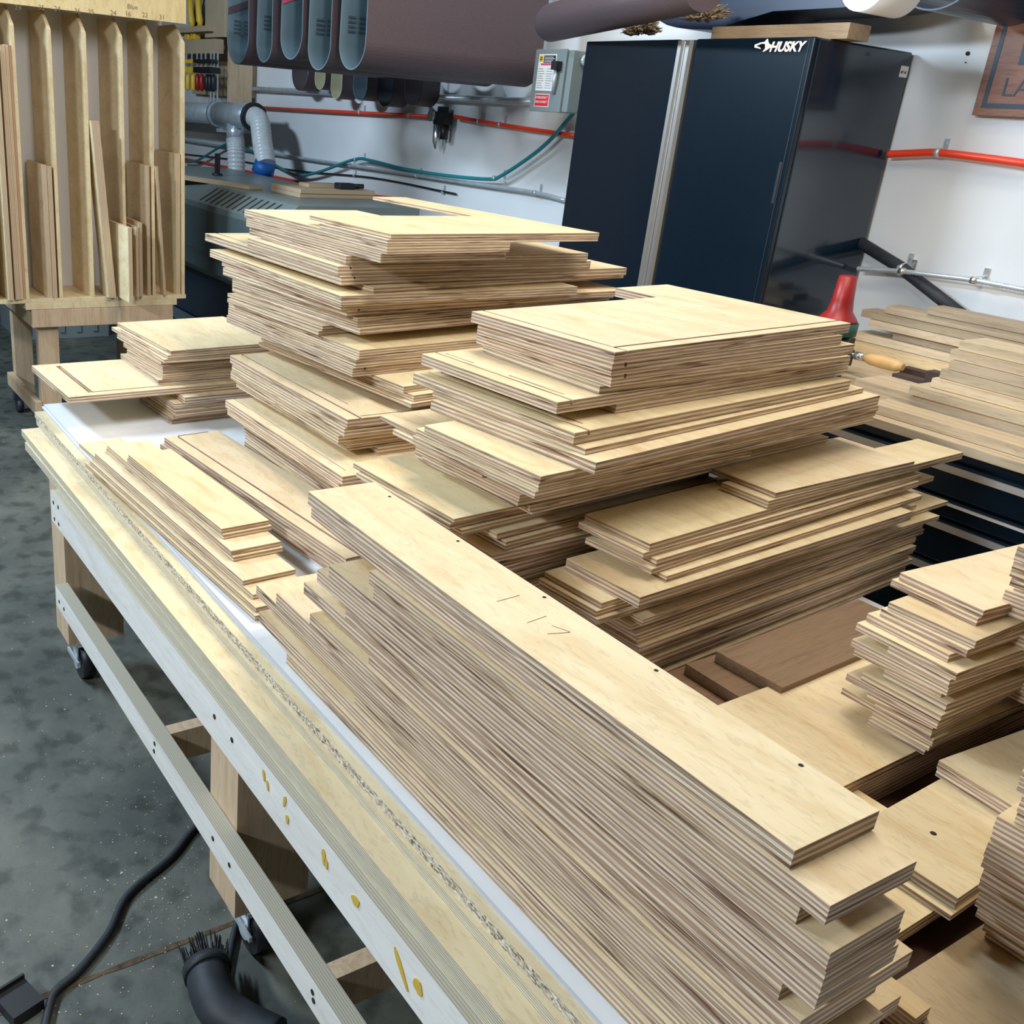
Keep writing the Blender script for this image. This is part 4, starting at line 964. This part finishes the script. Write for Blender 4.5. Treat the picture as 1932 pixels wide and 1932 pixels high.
# nail and small marks on the wall right
for p in ((1826, 101), (1822, 118)):
    c_ = PY(p[0], p[1], 3.199); tag(MB([M['hole']]).tube([(0, 0, 0), (0, -.003, 0)], .006 if p[1] == 101 else .002, 8).build('wall_hole', loc=(c_.x, 3.1995, c_.z)), ('screw hole in the white wall left of the walnut sign', 'tiny mark on the wall just below the screw hole')[p[1] != 101], 'hole')

# =================================================================== grey machine behind the tall stack, duct above it
mc = empty('grey_machine', (-4.9, 2.4, 0), 'large grey enamelled woodworking machine with slotted hood behind the tall stack', 'machine')
mo = mc.location
def mprism(name, prof, x0, x1, mat, parent=mc):
    mb = MB([M[mat]]); mb.prism([(x0 - mo.x, y - mo.y, z - mo.z) for y, z in prof], (x1 - x0, 0, 0)); return mb.build(name, parent=parent)
ztm = 1.067
mprism('hood', [(2.0, .985), (2.1, ztm), (2.74, ztm), (2.74, .74), (2.0, .74)], -6.3, -4.02, 'machine')
mprism('lower_cover', [(2.004, .738), (2.004, .66), (2.05, .62), (2.70, .62), (2.70, .738)], -6.3, -4.05, 'machinedk')
mprism('cover_panel', [(1.992, .96), (1.9995, .962), (1.9995, .75), (1.992, .75)], -6.2, -4.66, 'machinedk')
mprism('cover_panel', [(1.992, .96), (1.9995, .962), (1.9995, .75), (1.992, .75)], -4.655, -4.03, 'machinedk')
mprism('base_cabinet', [(2.12, FZ), (2.12, .618), (2.66, .618), (2.66, FZ)], -6.2, -4.15, 'bluebase')
mprism('kick_rail', [(2.05, .30), (2.11, .33), (2.11, .28)], -6.2, -4.2, 'machinedk')
# slots on the sloped face
u_ = Vector((0, .1, ztm - .985)).normalized(); nrm = Vector((0, -(ztm - .985), .1)).normalized()
for i in range(12):
    x = -4.93 + i * .066; mb = MB([M['hole']]); c_ = Vector((x, 2.01, .985 + .0083)) - mo + nrm * .0006
    for s_ in (0,):
        a = c_; b = c_ + u_ * .10 + Vector((.045, 0, 0)); wv = Vector((.009, 0, 0))
        mb.quad([a - wv, a + wv, b + wv, b - wv]); mb.quad([b - wv + nrm * .0006, b + wv + nrm * .0006, a + wv + nrm * .0006, a - wv + nrm * .0006])
        for p, q in ((a - wv, b - wv), (a + wv, b + wv), (a - wv, a + wv), (b - wv, b + wv)): mb.quad([p, q, q + nrm * .0006, p + nrm * .0006])
    mb.build('vent_slot', parent=mc)
for i in range(3):
    x = -4.55 + i * .05; mb = MB([M['alu']]); mb.tube([(x - mo.x, 2.0 + .1 - mo.y, .56), (x - mo.x, 2.07 - mo.y, .56)], .012, 10); mb.build('knob', parent=mc)
zm = ztm - H
def onm(px, py, dz): return PZ(px, py, zm + dz)
for i, (pz, px, py, lA, lB, mt, lab) in enumerate(((.02, 566, 365, .30, .42, 'mdf', 'lower fibreboard offcut on the grey machine'), (.04, 568, 357, .31, .42, 'mdf', 'upper fibreboard offcut on the grey machine'))):
    board('fibreboard_offcut', onm(px, py, pz), .02, lA, lB, .02, lab, 'offcut', 'offcuts on the grey machine', face=mt, edge=mt)
c_ = onm(566, 357, .04)
board('fibreboard_offcut', c_ + Vector((-.10, .10, .018)), .02, .10, .26, .018, 'small dark fibreboard strip on the two offcuts', 'offcut', 'offcuts on the grey machine', face='mdf', edge='mdf', tint=(.5, .45, .4, 1))
gd = empty('hand_tool', c_ + Vector((-.04, .26, 0)), 'black hand tool lying on the fibreboard offcuts', 'tool')
MB([M['black']]).box((-.06, -.02, 0), (.0, .07, .03)).build('body', parent=gd, bevel=.006); MB([M['black']]).tube([(-.03, .07, .016), (-.03, .13, .016)], .012, 10).build('nozzle', parent=gd)
board('fibreboard_offcut', onm(470, 352, .015), .35, .75, .10, .015, 'long narrow dark board lying across the grey machine', 'offcut', 'offcuts on the grey machine', face='mdf', edge='mdf', tint=(.55, .5, .45, 1))
bp_ = onm(410, 331, .0); st_ = empty('roller_stand', bp_, 'small black post with a round foot on the grey machine', 'post')
MB([M['black']]).tube([(0, 0, 0), (0, 0, .012)], .03, 14).build('foot', parent=st_); MB([M['black']]).box((-.012, -.012, .012), (.012, .012, .12)).build('post', parent=st_)
# duct
du = empty('duct', PY(345, 212, 2.9), 'galvanised dust duct with foil-taped tee and two ribbed flex hoses above the machine', 'duct'); do = du.location
def dtube(name, pts, r, mat, seg=20, label=None):
    o = MB([M[mat]]).tube([Vector(p) - do for p in pts], r, seg).build(name, parent=du)
    if label: o['label'] = label
    return o
A0, A1 = PY(300, 208, 2.9), PY(412, 215, 2.9); A2 = PY(478, 220, 2.9)
dtube('main_pipe', [A0, A1], .068, 'galv'); dtube('collar', [A1 - Vector((.02, 0, 0)), A1 + Vector((.03, 0, 0))], .085, 'galv')
dtube('tee', [A1 + Vector((.03, 0, 0)), A2], .078, 'galv', label='shiny foil-taped tee piece')
D0, D1 = PY(444, 232, 2.9), PY(446, 330, 2.9)
dtube('outlet', [D0, D0 + Vector((0, 0, -.12))], .058, 'galv')
def flexhose(pts, r, k=60):
    P_ = smooth([tuple(p) for p in pts], max(2, k // (len(pts) - 1)))
    rr = [(r, r * .99, r * .86)[i % 3] for i in range(len(P_))]
    return dtube('flex_hose', P_, rr, 'flex', 18, 'ribbed clear flex hose')
flexhose([D0 + Vector((0, 0, -.10)), D0 * .5 + D1 * .5, D1], .062, 42)
F0 = PY(476, 215, 2.9); F1 = PY(487, 235, 2.88); F2 = PY(495, 270, 2.86); F3 = PY(502, 312, 2.84)
dtube('ring', [A2 + Vector((-.01, 0, 0)), A2 + Vector((.02, 0, -.004))], .088, 'rubber')
flexhose([A2 + Vector((.01, 0, 0)), F1 + Vector((.02, 0, .015)), F2, F3], .064, 60)
dtube('tape_end', [F3 + Vector((-.005, 0, .02)), F3 + Vector((-.03, -.01, -.05))], [.066, .07], 'blue', 8, 'blue taped hose end')
part_ = MB([M['galv']]).box((A1.x - .03 - do.x, 3.199 - do.y - .3, -.10), (A1.x + .02 - do.x, 3.199 - do.y, .02)).build('bracket', parent=du)
# wall-mounted clamp rack, far left
cr = empty('clamp_rack', PY(425, 68, 2.95), 'fibreboard clamp rack on the far wall left of the sanding belts', 'rack'); co = cr.location
def cpart(name, a, b, mat): 
    return MB([M[mat]]).box(tuple(Vector(a) - co), tuple(Vector(b) - co)).build(name, parent=cr)
cpart('side_board', (-7.14, 2.94, 1.865), (-6.81, 2.96, 2.35), 'mdf')
cpart('back_board', (-7.9, 3.15, 1.50), (-6.84, 3.195, 2.35), 'mdf')
cpart('shelf', (-7.9, 2.90, 1.90), (-6.98, 3.15, 1.935), 'mdf')
cpart('clamp_beam', (-7.9, 2.93, 1.765), (-6.93, 2.99, 1.855), 'mdf')
cpart('post', (-6.86, 2.99, 1.3), (-6.80, 3.15, 1.87), 'fir')
hooks = []
for i, (px, py, col, ln, lab) in enumerate(((352, 112, 'yellow', .20, 'yellow clamp hanging leftmost on the clamp rack'), (362, 118, 'yellow', .26, 'yellow clamp next to the rack edge'), (372, 112, 'yellow', .22, 'yellow clamp hanging beside the red ones'),
        (380, 118, 'redcap', .27, 'red-handled bar clamp, left one'), (388, 112, 'redcap', .30, 'red-handled bar clamp, right one'), (398, 104, 'black', .40, 'long bar clamp with black jaws, left of three'), (404, 104, 'black', .42, 'long bar clamp with black jaws, middle of three'), (411, 104, 'black', .42, 'long bar clamp with black jaws, right of three'))):
    tp = PY(px, py - 28, 2.90); e = empty('bar_clamp', (tp.x, 2.90, 1.764 - .0), lab, 'clamp', group='clamps hanging on the far rack'); e.scale = (.8, .8, .68)
    MB([M['galv']]).box((-.010, -.004, -ln * 1.15), (.010, .004, -.0)).build('bar', parent=e)
    MB([M['black' if col != 'yellow' else 'yellow']]).box((-.018, -.07, -.19), (.018, .02, -.135)).box((-.018, -.07, -.10), (.018, -.0045, -.065)).build('jaw', parent=e)
    MB([M[col]]).tube([(0, -.03, -.20), (0, -.035, -.23), (0, -.035, -.34), (0, -.03, -.36)], [.012, .022, .022, .010], 10).build('handle', parent=e)
    MB([M['black']]).box((-.012, .004, -.04), (.012, .03, -.02)).build('hook', parent=e)
for i, (px, lab) in enumerate(((357, 'yellow spring clamp on the upper shelf of the clamp rack, left'), (372, 'yellow spring clamp on the upper shelf of the clamp rack, right'))):
    tp = PY(px, 40, 2.93); e = empty('spring_clamp', (tp.x, 2.95, 1.9355), lab, 'clamp', group='spring clamps on the clamp rack')
    MB([M['yellow']]).tube([(-.04, 0, .20), (-.02, 0, .12), (.0, 0, .04), (.02, 0, .005)], [.02, .024, .026, .012], 10).build('arm', parent=e)
    MB([M['black']]).tube([(.05, .03, .20), (.03, .03, .13), (.0, .03, .06), (-.02, .03, .012)], [.02, .024, .022, .012], 10).build('arm', parent=e)
for i, (px, py) in enumerate(((352, 62), (364, 66))):
    tp = PY(px, py, 2.94); tag(MB([M['yellow']]).box((-.035, -.02, 0), (.035, .03, .06)).build('clamp_block', loc=(tp.x, 2.955, 1.8555), bevel=.006), ('yellow clamp head resting on the clamp beam, left', 'yellow clamp head resting on the clamp beam, right')[i], 'clamp')

# =================================================================== plywood storage rack on its trolley, far left
RX, RD = -4.5, .30
rk = empty('panel_rack', (RX, 1.25, .585), 'tall open plywood rack with upright dividers holding sheet offcuts', 'rack'); ro = rk.location
def rpart(name, a, b, face='maple', edge='ply', tint=None, parent=rk, label=None, bev=0):
    mb = MB([M[face]]); mb.box(tuple(Vector(a) - ro), tuple(Vector(b) - ro)); o = mb.build(name, parent=parent, bevel=bev)
    o.color = tint or (1, 1, 1, 1)
    if label: o['label'] = label
    return o
rpart('floor_board', (RX - RD, .66, .585), (RX + .0, 1.765, .603), 'maple')
rpart('top_board', (RX - RD, .66, 1.842), (RX - .021, 1.765, 1.86), 'maple', tint=(.7, .6, .5, 1))
tr = rpart('top_rail', (RX - .02, .66, 1.766), (RX + .0, 1.765, 1.862), 'maple', tint=(1.05, 1.0, .8, 1), label='top rail with pencilled numbers')
for i, (px, py, s_) in enumerate(((28, 14, '24'), (72, 14, '35'), (102, 16, '24'), (140, 20, '36'), (166, 22, '25'), (208, 24, '24'), (236, 26, '16'), (268, 28, '22'), (300, 32, '31'), (240, 12, 'Blue'))):
    c_ = PX(px, py + 4, RX + .0006); text_obj('pencil_lettering', s_, .026, M['pencil'], frame_mat((RX + .0006, c_.y, c_.z), (0, 1, 0), (0, 0, 1)), tr, .0001)
rpart('back_panel', (RX - RD - .012, .66, .585), (RX - RD, 1.765, 1.86), 'whitepaint')
for i, y in enumerate((.745, .895, 1.032, 1.177, 1.320, 1.474, 1.608, 1.752)):
    mb = MB([M['maple']]); y0 = y - ro.y
    prof = [(0.0, .603 - ro.z), (0.0, 1.69 - ro.z), (-.10, 1.765 - ro.z), (-RD, 1.765 - ro.z), (-RD, .603 - ro.z)]
    mb.prism([(a, y0 - .007, b) for a, b in prof], (0, .014, 0)); o = mb.build('divider', parent=rk); o.color = (1, .98, .92, 1)
# stored sheets: things standing in the rack
def stored(px0, px1, ptop, pbot, x, t, lab, depth=.27, lean=0.0, face='maple', edge='ply', out=0.0, tint=None):
    """front edge seen between columns px0..px1 (top), standing on the rack floor"""
    a = PX((px0 + px1) / 2, ptop, x); h_ = a.z - .6035
    mb = MB([M[face], M[edge]]); D_ = depth
    v = [(0, -t / 2, 0), (0, t / 2, 0), (-D_, t / 2, 0), (-D_, -t / 2, 0)]
    lo = [Vector(p) for p in v]; hi = [Vector(p) + Vector((0, lean, h_)) for p in v]
    # local axes: rotate so that the ply lines run up the front edge
    mb.quad([lo[0], hi[0], hi[3], lo[3]], 0); mb.quad([lo[1], lo[2], hi[2], hi[1]], 0); mb.quad([hi[0], hi[1], hi[2], hi[3]], 1); mb.quad([lo[3], lo[2], lo[1], lo[0]], 1)
    mb.quad([lo[0], lo[1], hi[1], hi[0]], 1); mb.quad([lo[3], hi[3], hi[2], lo[2]], 1)
    o = mb.build('sheet_offcut', loc=(x, a.y - lean, .6035)); o.color = tint or tone(.1); tag(o, lab, 'offcut', 'sheet offcuts in the storage rack'); return o
def mat_plyup():
    m, n, l, b = nt('ply_edge_upright')
    tc = N(n, 'ShaderNodeTexCoord'); sep = N(n, 'ShaderNodeSeparateXYZ'); l.new(tc.outputs['Object'], sep.inputs[0])
    mp = N(n, 'ShaderNodeMapping'); mp.inputs['Scale'].default_value = (1, 60, 5); l.new(tc.outputs['Object'], mp.inputs[0])
    nz = N(n, 'ShaderNodeTexNoise'); nz.inputs['Scale'].default_value = 3; nz.inputs['Detail'].default_value = 5; l.new(mp.outputs[0], nz.inputs['Vector'])
    ad = N(n, 'ShaderNodeMath', operation='MULTIPLY_ADD'); l.new(nz.outputs['Fac'], ad.inputs[0]); ad.inputs[1].default_value = 0.003; l.new(sep.outputs[1], ad.inputs[2])
    dv = N(n, 'ShaderNodeMath', operation='DIVIDE'); l.new(ad.outputs[0], dv.inputs[0]); dv.inputs[1].default_value = 0.0062
    fr = N(n, 'ShaderNodeMath', operation='FRACT'); l.new(dv.outputs[0], fr.inputs[0])
    r = ramp(n, [(0, (.66, .5, .33)), (.5, (.66, .5, .33)), (.65, (.42, .28, .17)), (.9, (.42, .28, .17)), (1, (.66, .5, .33))]); l.new(fr.outputs[0], r.inputs[0])
    oi = N(n, 'ShaderNodeObjectInfo'); l.new(mixrgb(n, l, 'MULTIPLY', 1.0, r.outputs[0], oi.outputs['Color']), b.inputs['Base Color']); b.inputs['Roughness'].default_value = .7
    return m
M['plyup'] = mat_plyup()
E_ = 'plyup'
stored(-14, -4, 90, 560, RX + .02, .020, 'offcut at the left border of the rack', edge=E_)
stored(0, 7, 85, 560, RX + .01, .017, 'tall offcut second from the left border of the rack', edge=E_)
stored(8, 14, 84, 560, RX + .005, .016, 'tall offcut third from the left border of the rack', edge=E_)
stored(15, 20, 85, 560, RX + .0, .013, 'tall offcut right against the first visible divider', edge=E_, tint=(.9, .7, .65, 1))
stored(79, 87, 311, 560, RX - .005, .0185, 'brown-faced offcut left in the second bay of the rack', edge=E_)
stored(89, 97, 314, 560, RX - .0, .0185, 'brown-faced offcut right in the second bay of the rack', edge=E_)
stored(168, 191, 228, 565, RX + .03, .034, 'leaning timber in the middle bay of the rack', lean=-.055, edge=E_, depth=.10)
stored(240, 250, 430, 571, RX + .16, .018, 'square offcut sticking out of the rack towards the stacks', edge=E_, depth=.30)
stored(262, 268, 420, 560, RX + .02, .014, 'short offcut beside the square one in the rack', edge=E_)
stored(256, 261, 428, 560, RX + .03, .013, 'second short offcut beside the square one in the rack', edge=E_)
stored(274, 283, 312, 560, RX + .0, .015, 'tall offcut left of the thin leaning strip in the rack', edge=E_)
stored(293, 298, 314, 558, RX + .01, .012, 'thin leaning strip in the last bay of the rack', lean=-.035, edge=E_, depth=.05)
stored(328, 343, 290, 556, RX - .01, .022, 'broad offcut in the last bay of the rack', edge=E_)
# trolley under the rack
ty0, ty1 = 1.045, 1.70
tro = empty('rack_trolley', (RX, 1.25, 0), 'wooden trolley with casters under the tall plywood rack', 'trolley'); to = tro.location
def tpart(name, a, b, mat='fir', mats=None): return MB([M[mat]]).box(tuple(Vector(a) - to), tuple(Vector(b) - to)).build(name, parent=tro, bevel=.002)
tpart('top_board', (RX - .62, 1.02, .555), (RX + .0, 1.72, .5845), 'maple'); 
tpart('top_rail', (RX - .03, ty0, .475), (RX - .0, ty1, .554)); tpart('top_rail', (RX - .60, ty0, .475), (RX - .57, ty1, .554))
tpart('side_rail', (RX - .569, ty0, .475), (RX - .031, ty0 + .03, .554)); tpart('side_rail', (RX - .569, ty1 - .03, .475), (RX - .031, ty1, .554))
for (x, y) in ((RX - .09, ty0), (RX - .09, ty1 - .09), (RX - .60, ty0), (RX - .60, ty1 - .09)):
    tpart('leg', (x + .0, y + (.031 if y < 1.3 else 0), .02), (x + .058, y + .09 + (.031 if y < 1.3 else -.031), .474))
    mb = MB([M['rubber']]); mb.tube([(x + .03 - to.x, y + .03 - to.y, FZ + .035), (x + .03 - to.x, y + .06 - to.y, FZ + .035)], .035, 14); mb.box((x + .01 - to.x, y + .02 - to.y, FZ + .06), (x + .05 - to.x, y + .07 - to.y, .0195)); mb.build('caster', parent=tro)
tpart('lower_rail', (RX - .60, ty0, .06), (RX - .03, ty0 + .03, .125)); tpart('lower_rail', (RX - .60, ty1 - .03, .06), (RX - .03, ty1, .125))
# dark things on the floor beyond
sc_ = empty('floor_machine', (-6.3, .2, FZ), 'dark machine base standing on the floor beyond the storage rack', 'machine')
MB([M['bluebase']]).box((-.5, -.8, 0), (.5, .25, .42)).build('body', parent=sc_, bevel=.01); MB([M['galv']]).box((.5, -.8, .20), (.53, .25, .235)).build('front_bar', parent=sc_)
cr2 = empty('crate', (-6.9, 1.75, FZ), 'blue-grey ribbed plastic crate on the floor behind the trolley', 'crate')
cm = MB([M['boxgrey']]).box((-.25, -.3, 0), (.25, .3, .012))
for s_ in (-1, 1): cm.box((-.25, .288 * s_ - .012, .012), (.25, .288 * s_ + .012, .34)); cm.box((.238 * s_ - .012, -.276, .012), (.238 * s_ + .012, .276, .34))
cm.build('shell', parent=cr2)
for i in range(5): MB([M['boxgrey']]).box((.2505, -.25 + i * .11, .04), (.262, -.22 + i * .11, .32)).build('rib', parent=cr2)
GF = FZ - H                                 # the floor relative to the eye
# =================================================================== floor things near the bench
j0, j1 = PZ(0, 1912, GF), PZ(470, 1730, GF); jd = (j1 - j0)
jm = MB([M['crackdirt']]); nrm2 = Vector((-jd.y, jd.x, 0)).normalized(); k = 40; rnd = random.Random(3); top = []; bot = []
for i in range(k + 1):
    p = j0 - jd * .6 + jd * 2.6 * i / k; ww = .003 + rnd.uniform(0, .005); top.append(p + nrm2 * ww + Vector((0, 0, .0012))); bot.append(p - nrm2 * ww + Vector((0, 0, .0012)))
for i in range(k): jm.quad([bot[i], bot[i + 1], top[i + 1], top[i]]); 
jo = jm.build('trim_1'); struct(jo)
cb_pts = [PZ(*p, GF + .008) for p in ((400, 1535), (360, 1570), (320, 1620), (240, 1690), (205, 1760), (150, 1830), (105, 1870), (92, 1905), (80, 1960))]
P_ = smooth([tuple(p) for p in cb_pts], 6); q = MB([M['rubber']]).tube(P_, .008, 10).build('power_cord'); tag(q, 'black power cord curving over the floor left of the bench', 'cord')
cb_pts = [PZ(*p, GF + .0075) for p in ((470, 1660), (442, 1760), (425, 1850), (412, 1960))]
P_ = smooth([tuple(p) for p in cb_pts], 6); tag(MB([M['rubber']]).tube(P_, .007, 10).build('power_cord'), 'black cord hanging down beside the bench leg to the vacuum hose', 'cord')
# vacuum hose end with brush
v0 = PZ(400, 1835, GF + .05); vh = empty('vacuum_nozzle', v0, 'dark blue vacuum hose elbow with a round dusting brush on the floor', 'vacuum nozzle')
def rel(px, py, dz): return PZ(px, py, GF + dz) - v0
pts = [rel(392, 1832, .055), rel(398, 1868, .055), rel(418, 1905, .05), rel(460, 1935, .045), rel(520, 1965, .045)]
MB([M['rubber']]).tube(smooth([tuple(p) for p in pts], 6), .040, 22).build('elbow', parent=vh)
MB([M['rubber']]).tube([rel(388, 1822, .056), rel(393, 1838, .055)], .045, 22).build('brush_ring', parent=vh)
br = MB([M['black']]); rnd = random.Random(5); a_, b_ = rel(389, 1822, .056), rel(383, 1784, .05); dd = (b_ - a_); 
for i in range(110):
    an = rnd.uniform(0, 6.28); rr = rnd.uniform(.012, .041); side = Vector((dd.y, -dd.x, 0)).normalized(); up = Vector((0, 0, 1))
    s = a_ + side * rr * math.cos(an) + up * rr * math.sin(an); br.tube([s, s + dd * rnd.uniform(.75, 1.05) + side * rr * .2 * math.cos(an)], [.0022, .0012], 4)
bo = br.build('bristles', parent=vh); bo['kind'] = 'stuff'
dp_ = PZ(45, 1910, GF); tag(MB([M['black']]).box((-.05, -.03, 0), (.02, .03, .025)).box((-.05, -.03, .025), (-.045, .03, .035)).build('floor_tray', loc=dp_, rotz=.3), 'black plastic corner of a tray on the floor at lower left', 'tray')
# casters of the bench
for x, y in ((legx[0] + .085, .665), (legx[1] + .085, .675), (legx[0] + .06, 1.76), (legx[1] + .06, 1.76)):
    c_ = Vector((x, y, 0)) - bench.location
    cs = MB([M['black']]).tube([(c_.x + .0, c_.y - .018, FZ + .052), (c_.x + .0, c_.y + .018, FZ + .052)], .052, 22).build('caster', parent=bench)
    MB([M['galv']]).tube([(c_.x, c_.y - .0265, FZ + .052), (c_.x, c_.y + .0265, FZ + .052)], .022, 16).box((c_.x - .02, c_.y - .026, FZ + .052), (c_.x + .02, c_.y - .022, FZ + .115)).box((c_.x - .02, c_.y + .022, FZ + .052), (c_.x + .02, c_.y + .026, FZ + .115)).box((c_.x - .04, c_.y - .035, FZ + .1155), (c_.x + .04, c_.y + .035, FZ + .1265)).box((c_.x - .055, c_.y - .034, FZ + .06), (c_.x + .045, c_.y - .0275, FZ + .072)).build('fork', parent=cs)
# wood chips on the floor
ch = MB([M['mdf'], M['whitepaint']]); rnd = random.Random(11)
for i in range(420):
    px, py = (rnd.gauss(230, 110), rnd.uniform(1250, 1920)) if i % 3 else (rnd.gauss(300, 50), rnd.gauss(1720, 70))
    if px < 0: continue
    p = PZ(px, py, GF + .001); s_ = rnd.uniform(.0006, .0020); a = rnd.uniform(0, 3.14)
    dx, dy = Vector((math.cos(a), math.sin(a), 0)) * s_, Vector((-math.sin(a), math.cos(a), 0)) * s_ * .5
    ch.quad([p - dx - dy, p + dx - dy, p + dx + dy + Vector((0, 0, .001)), p - dx + dy])
co_ = ch.build('wood_chips'); tag(co_, 'fine wood chips and sawdust scattered over the concrete floor', 'wood chips'); co_['kind'] = 'stuff'
# unseen lamp housings; the rack and middle ones belong to added lamps
for nm in ('ceiling_light_left', 'ceiling_light_back', 'ceiling_light_near', 'ceiling_light_side', 'ceiling_light_rack', 'ceiling_light_middle'):
    l_ = bpy.data.objects[nm]; lx, ly, lz = l_.location
    e = MB([M['whitepaint']]).box((-.65, -.16, .03), (.65, .16, .07)).build('lamp_fixture', loc=(lx, ly, lz)); e.rotation_euler = l_.rotation_euler
    tag(e, f'unseen white strip lamp housing overhead ({nm.split("_")[-1]} one of six)', 'lamp')
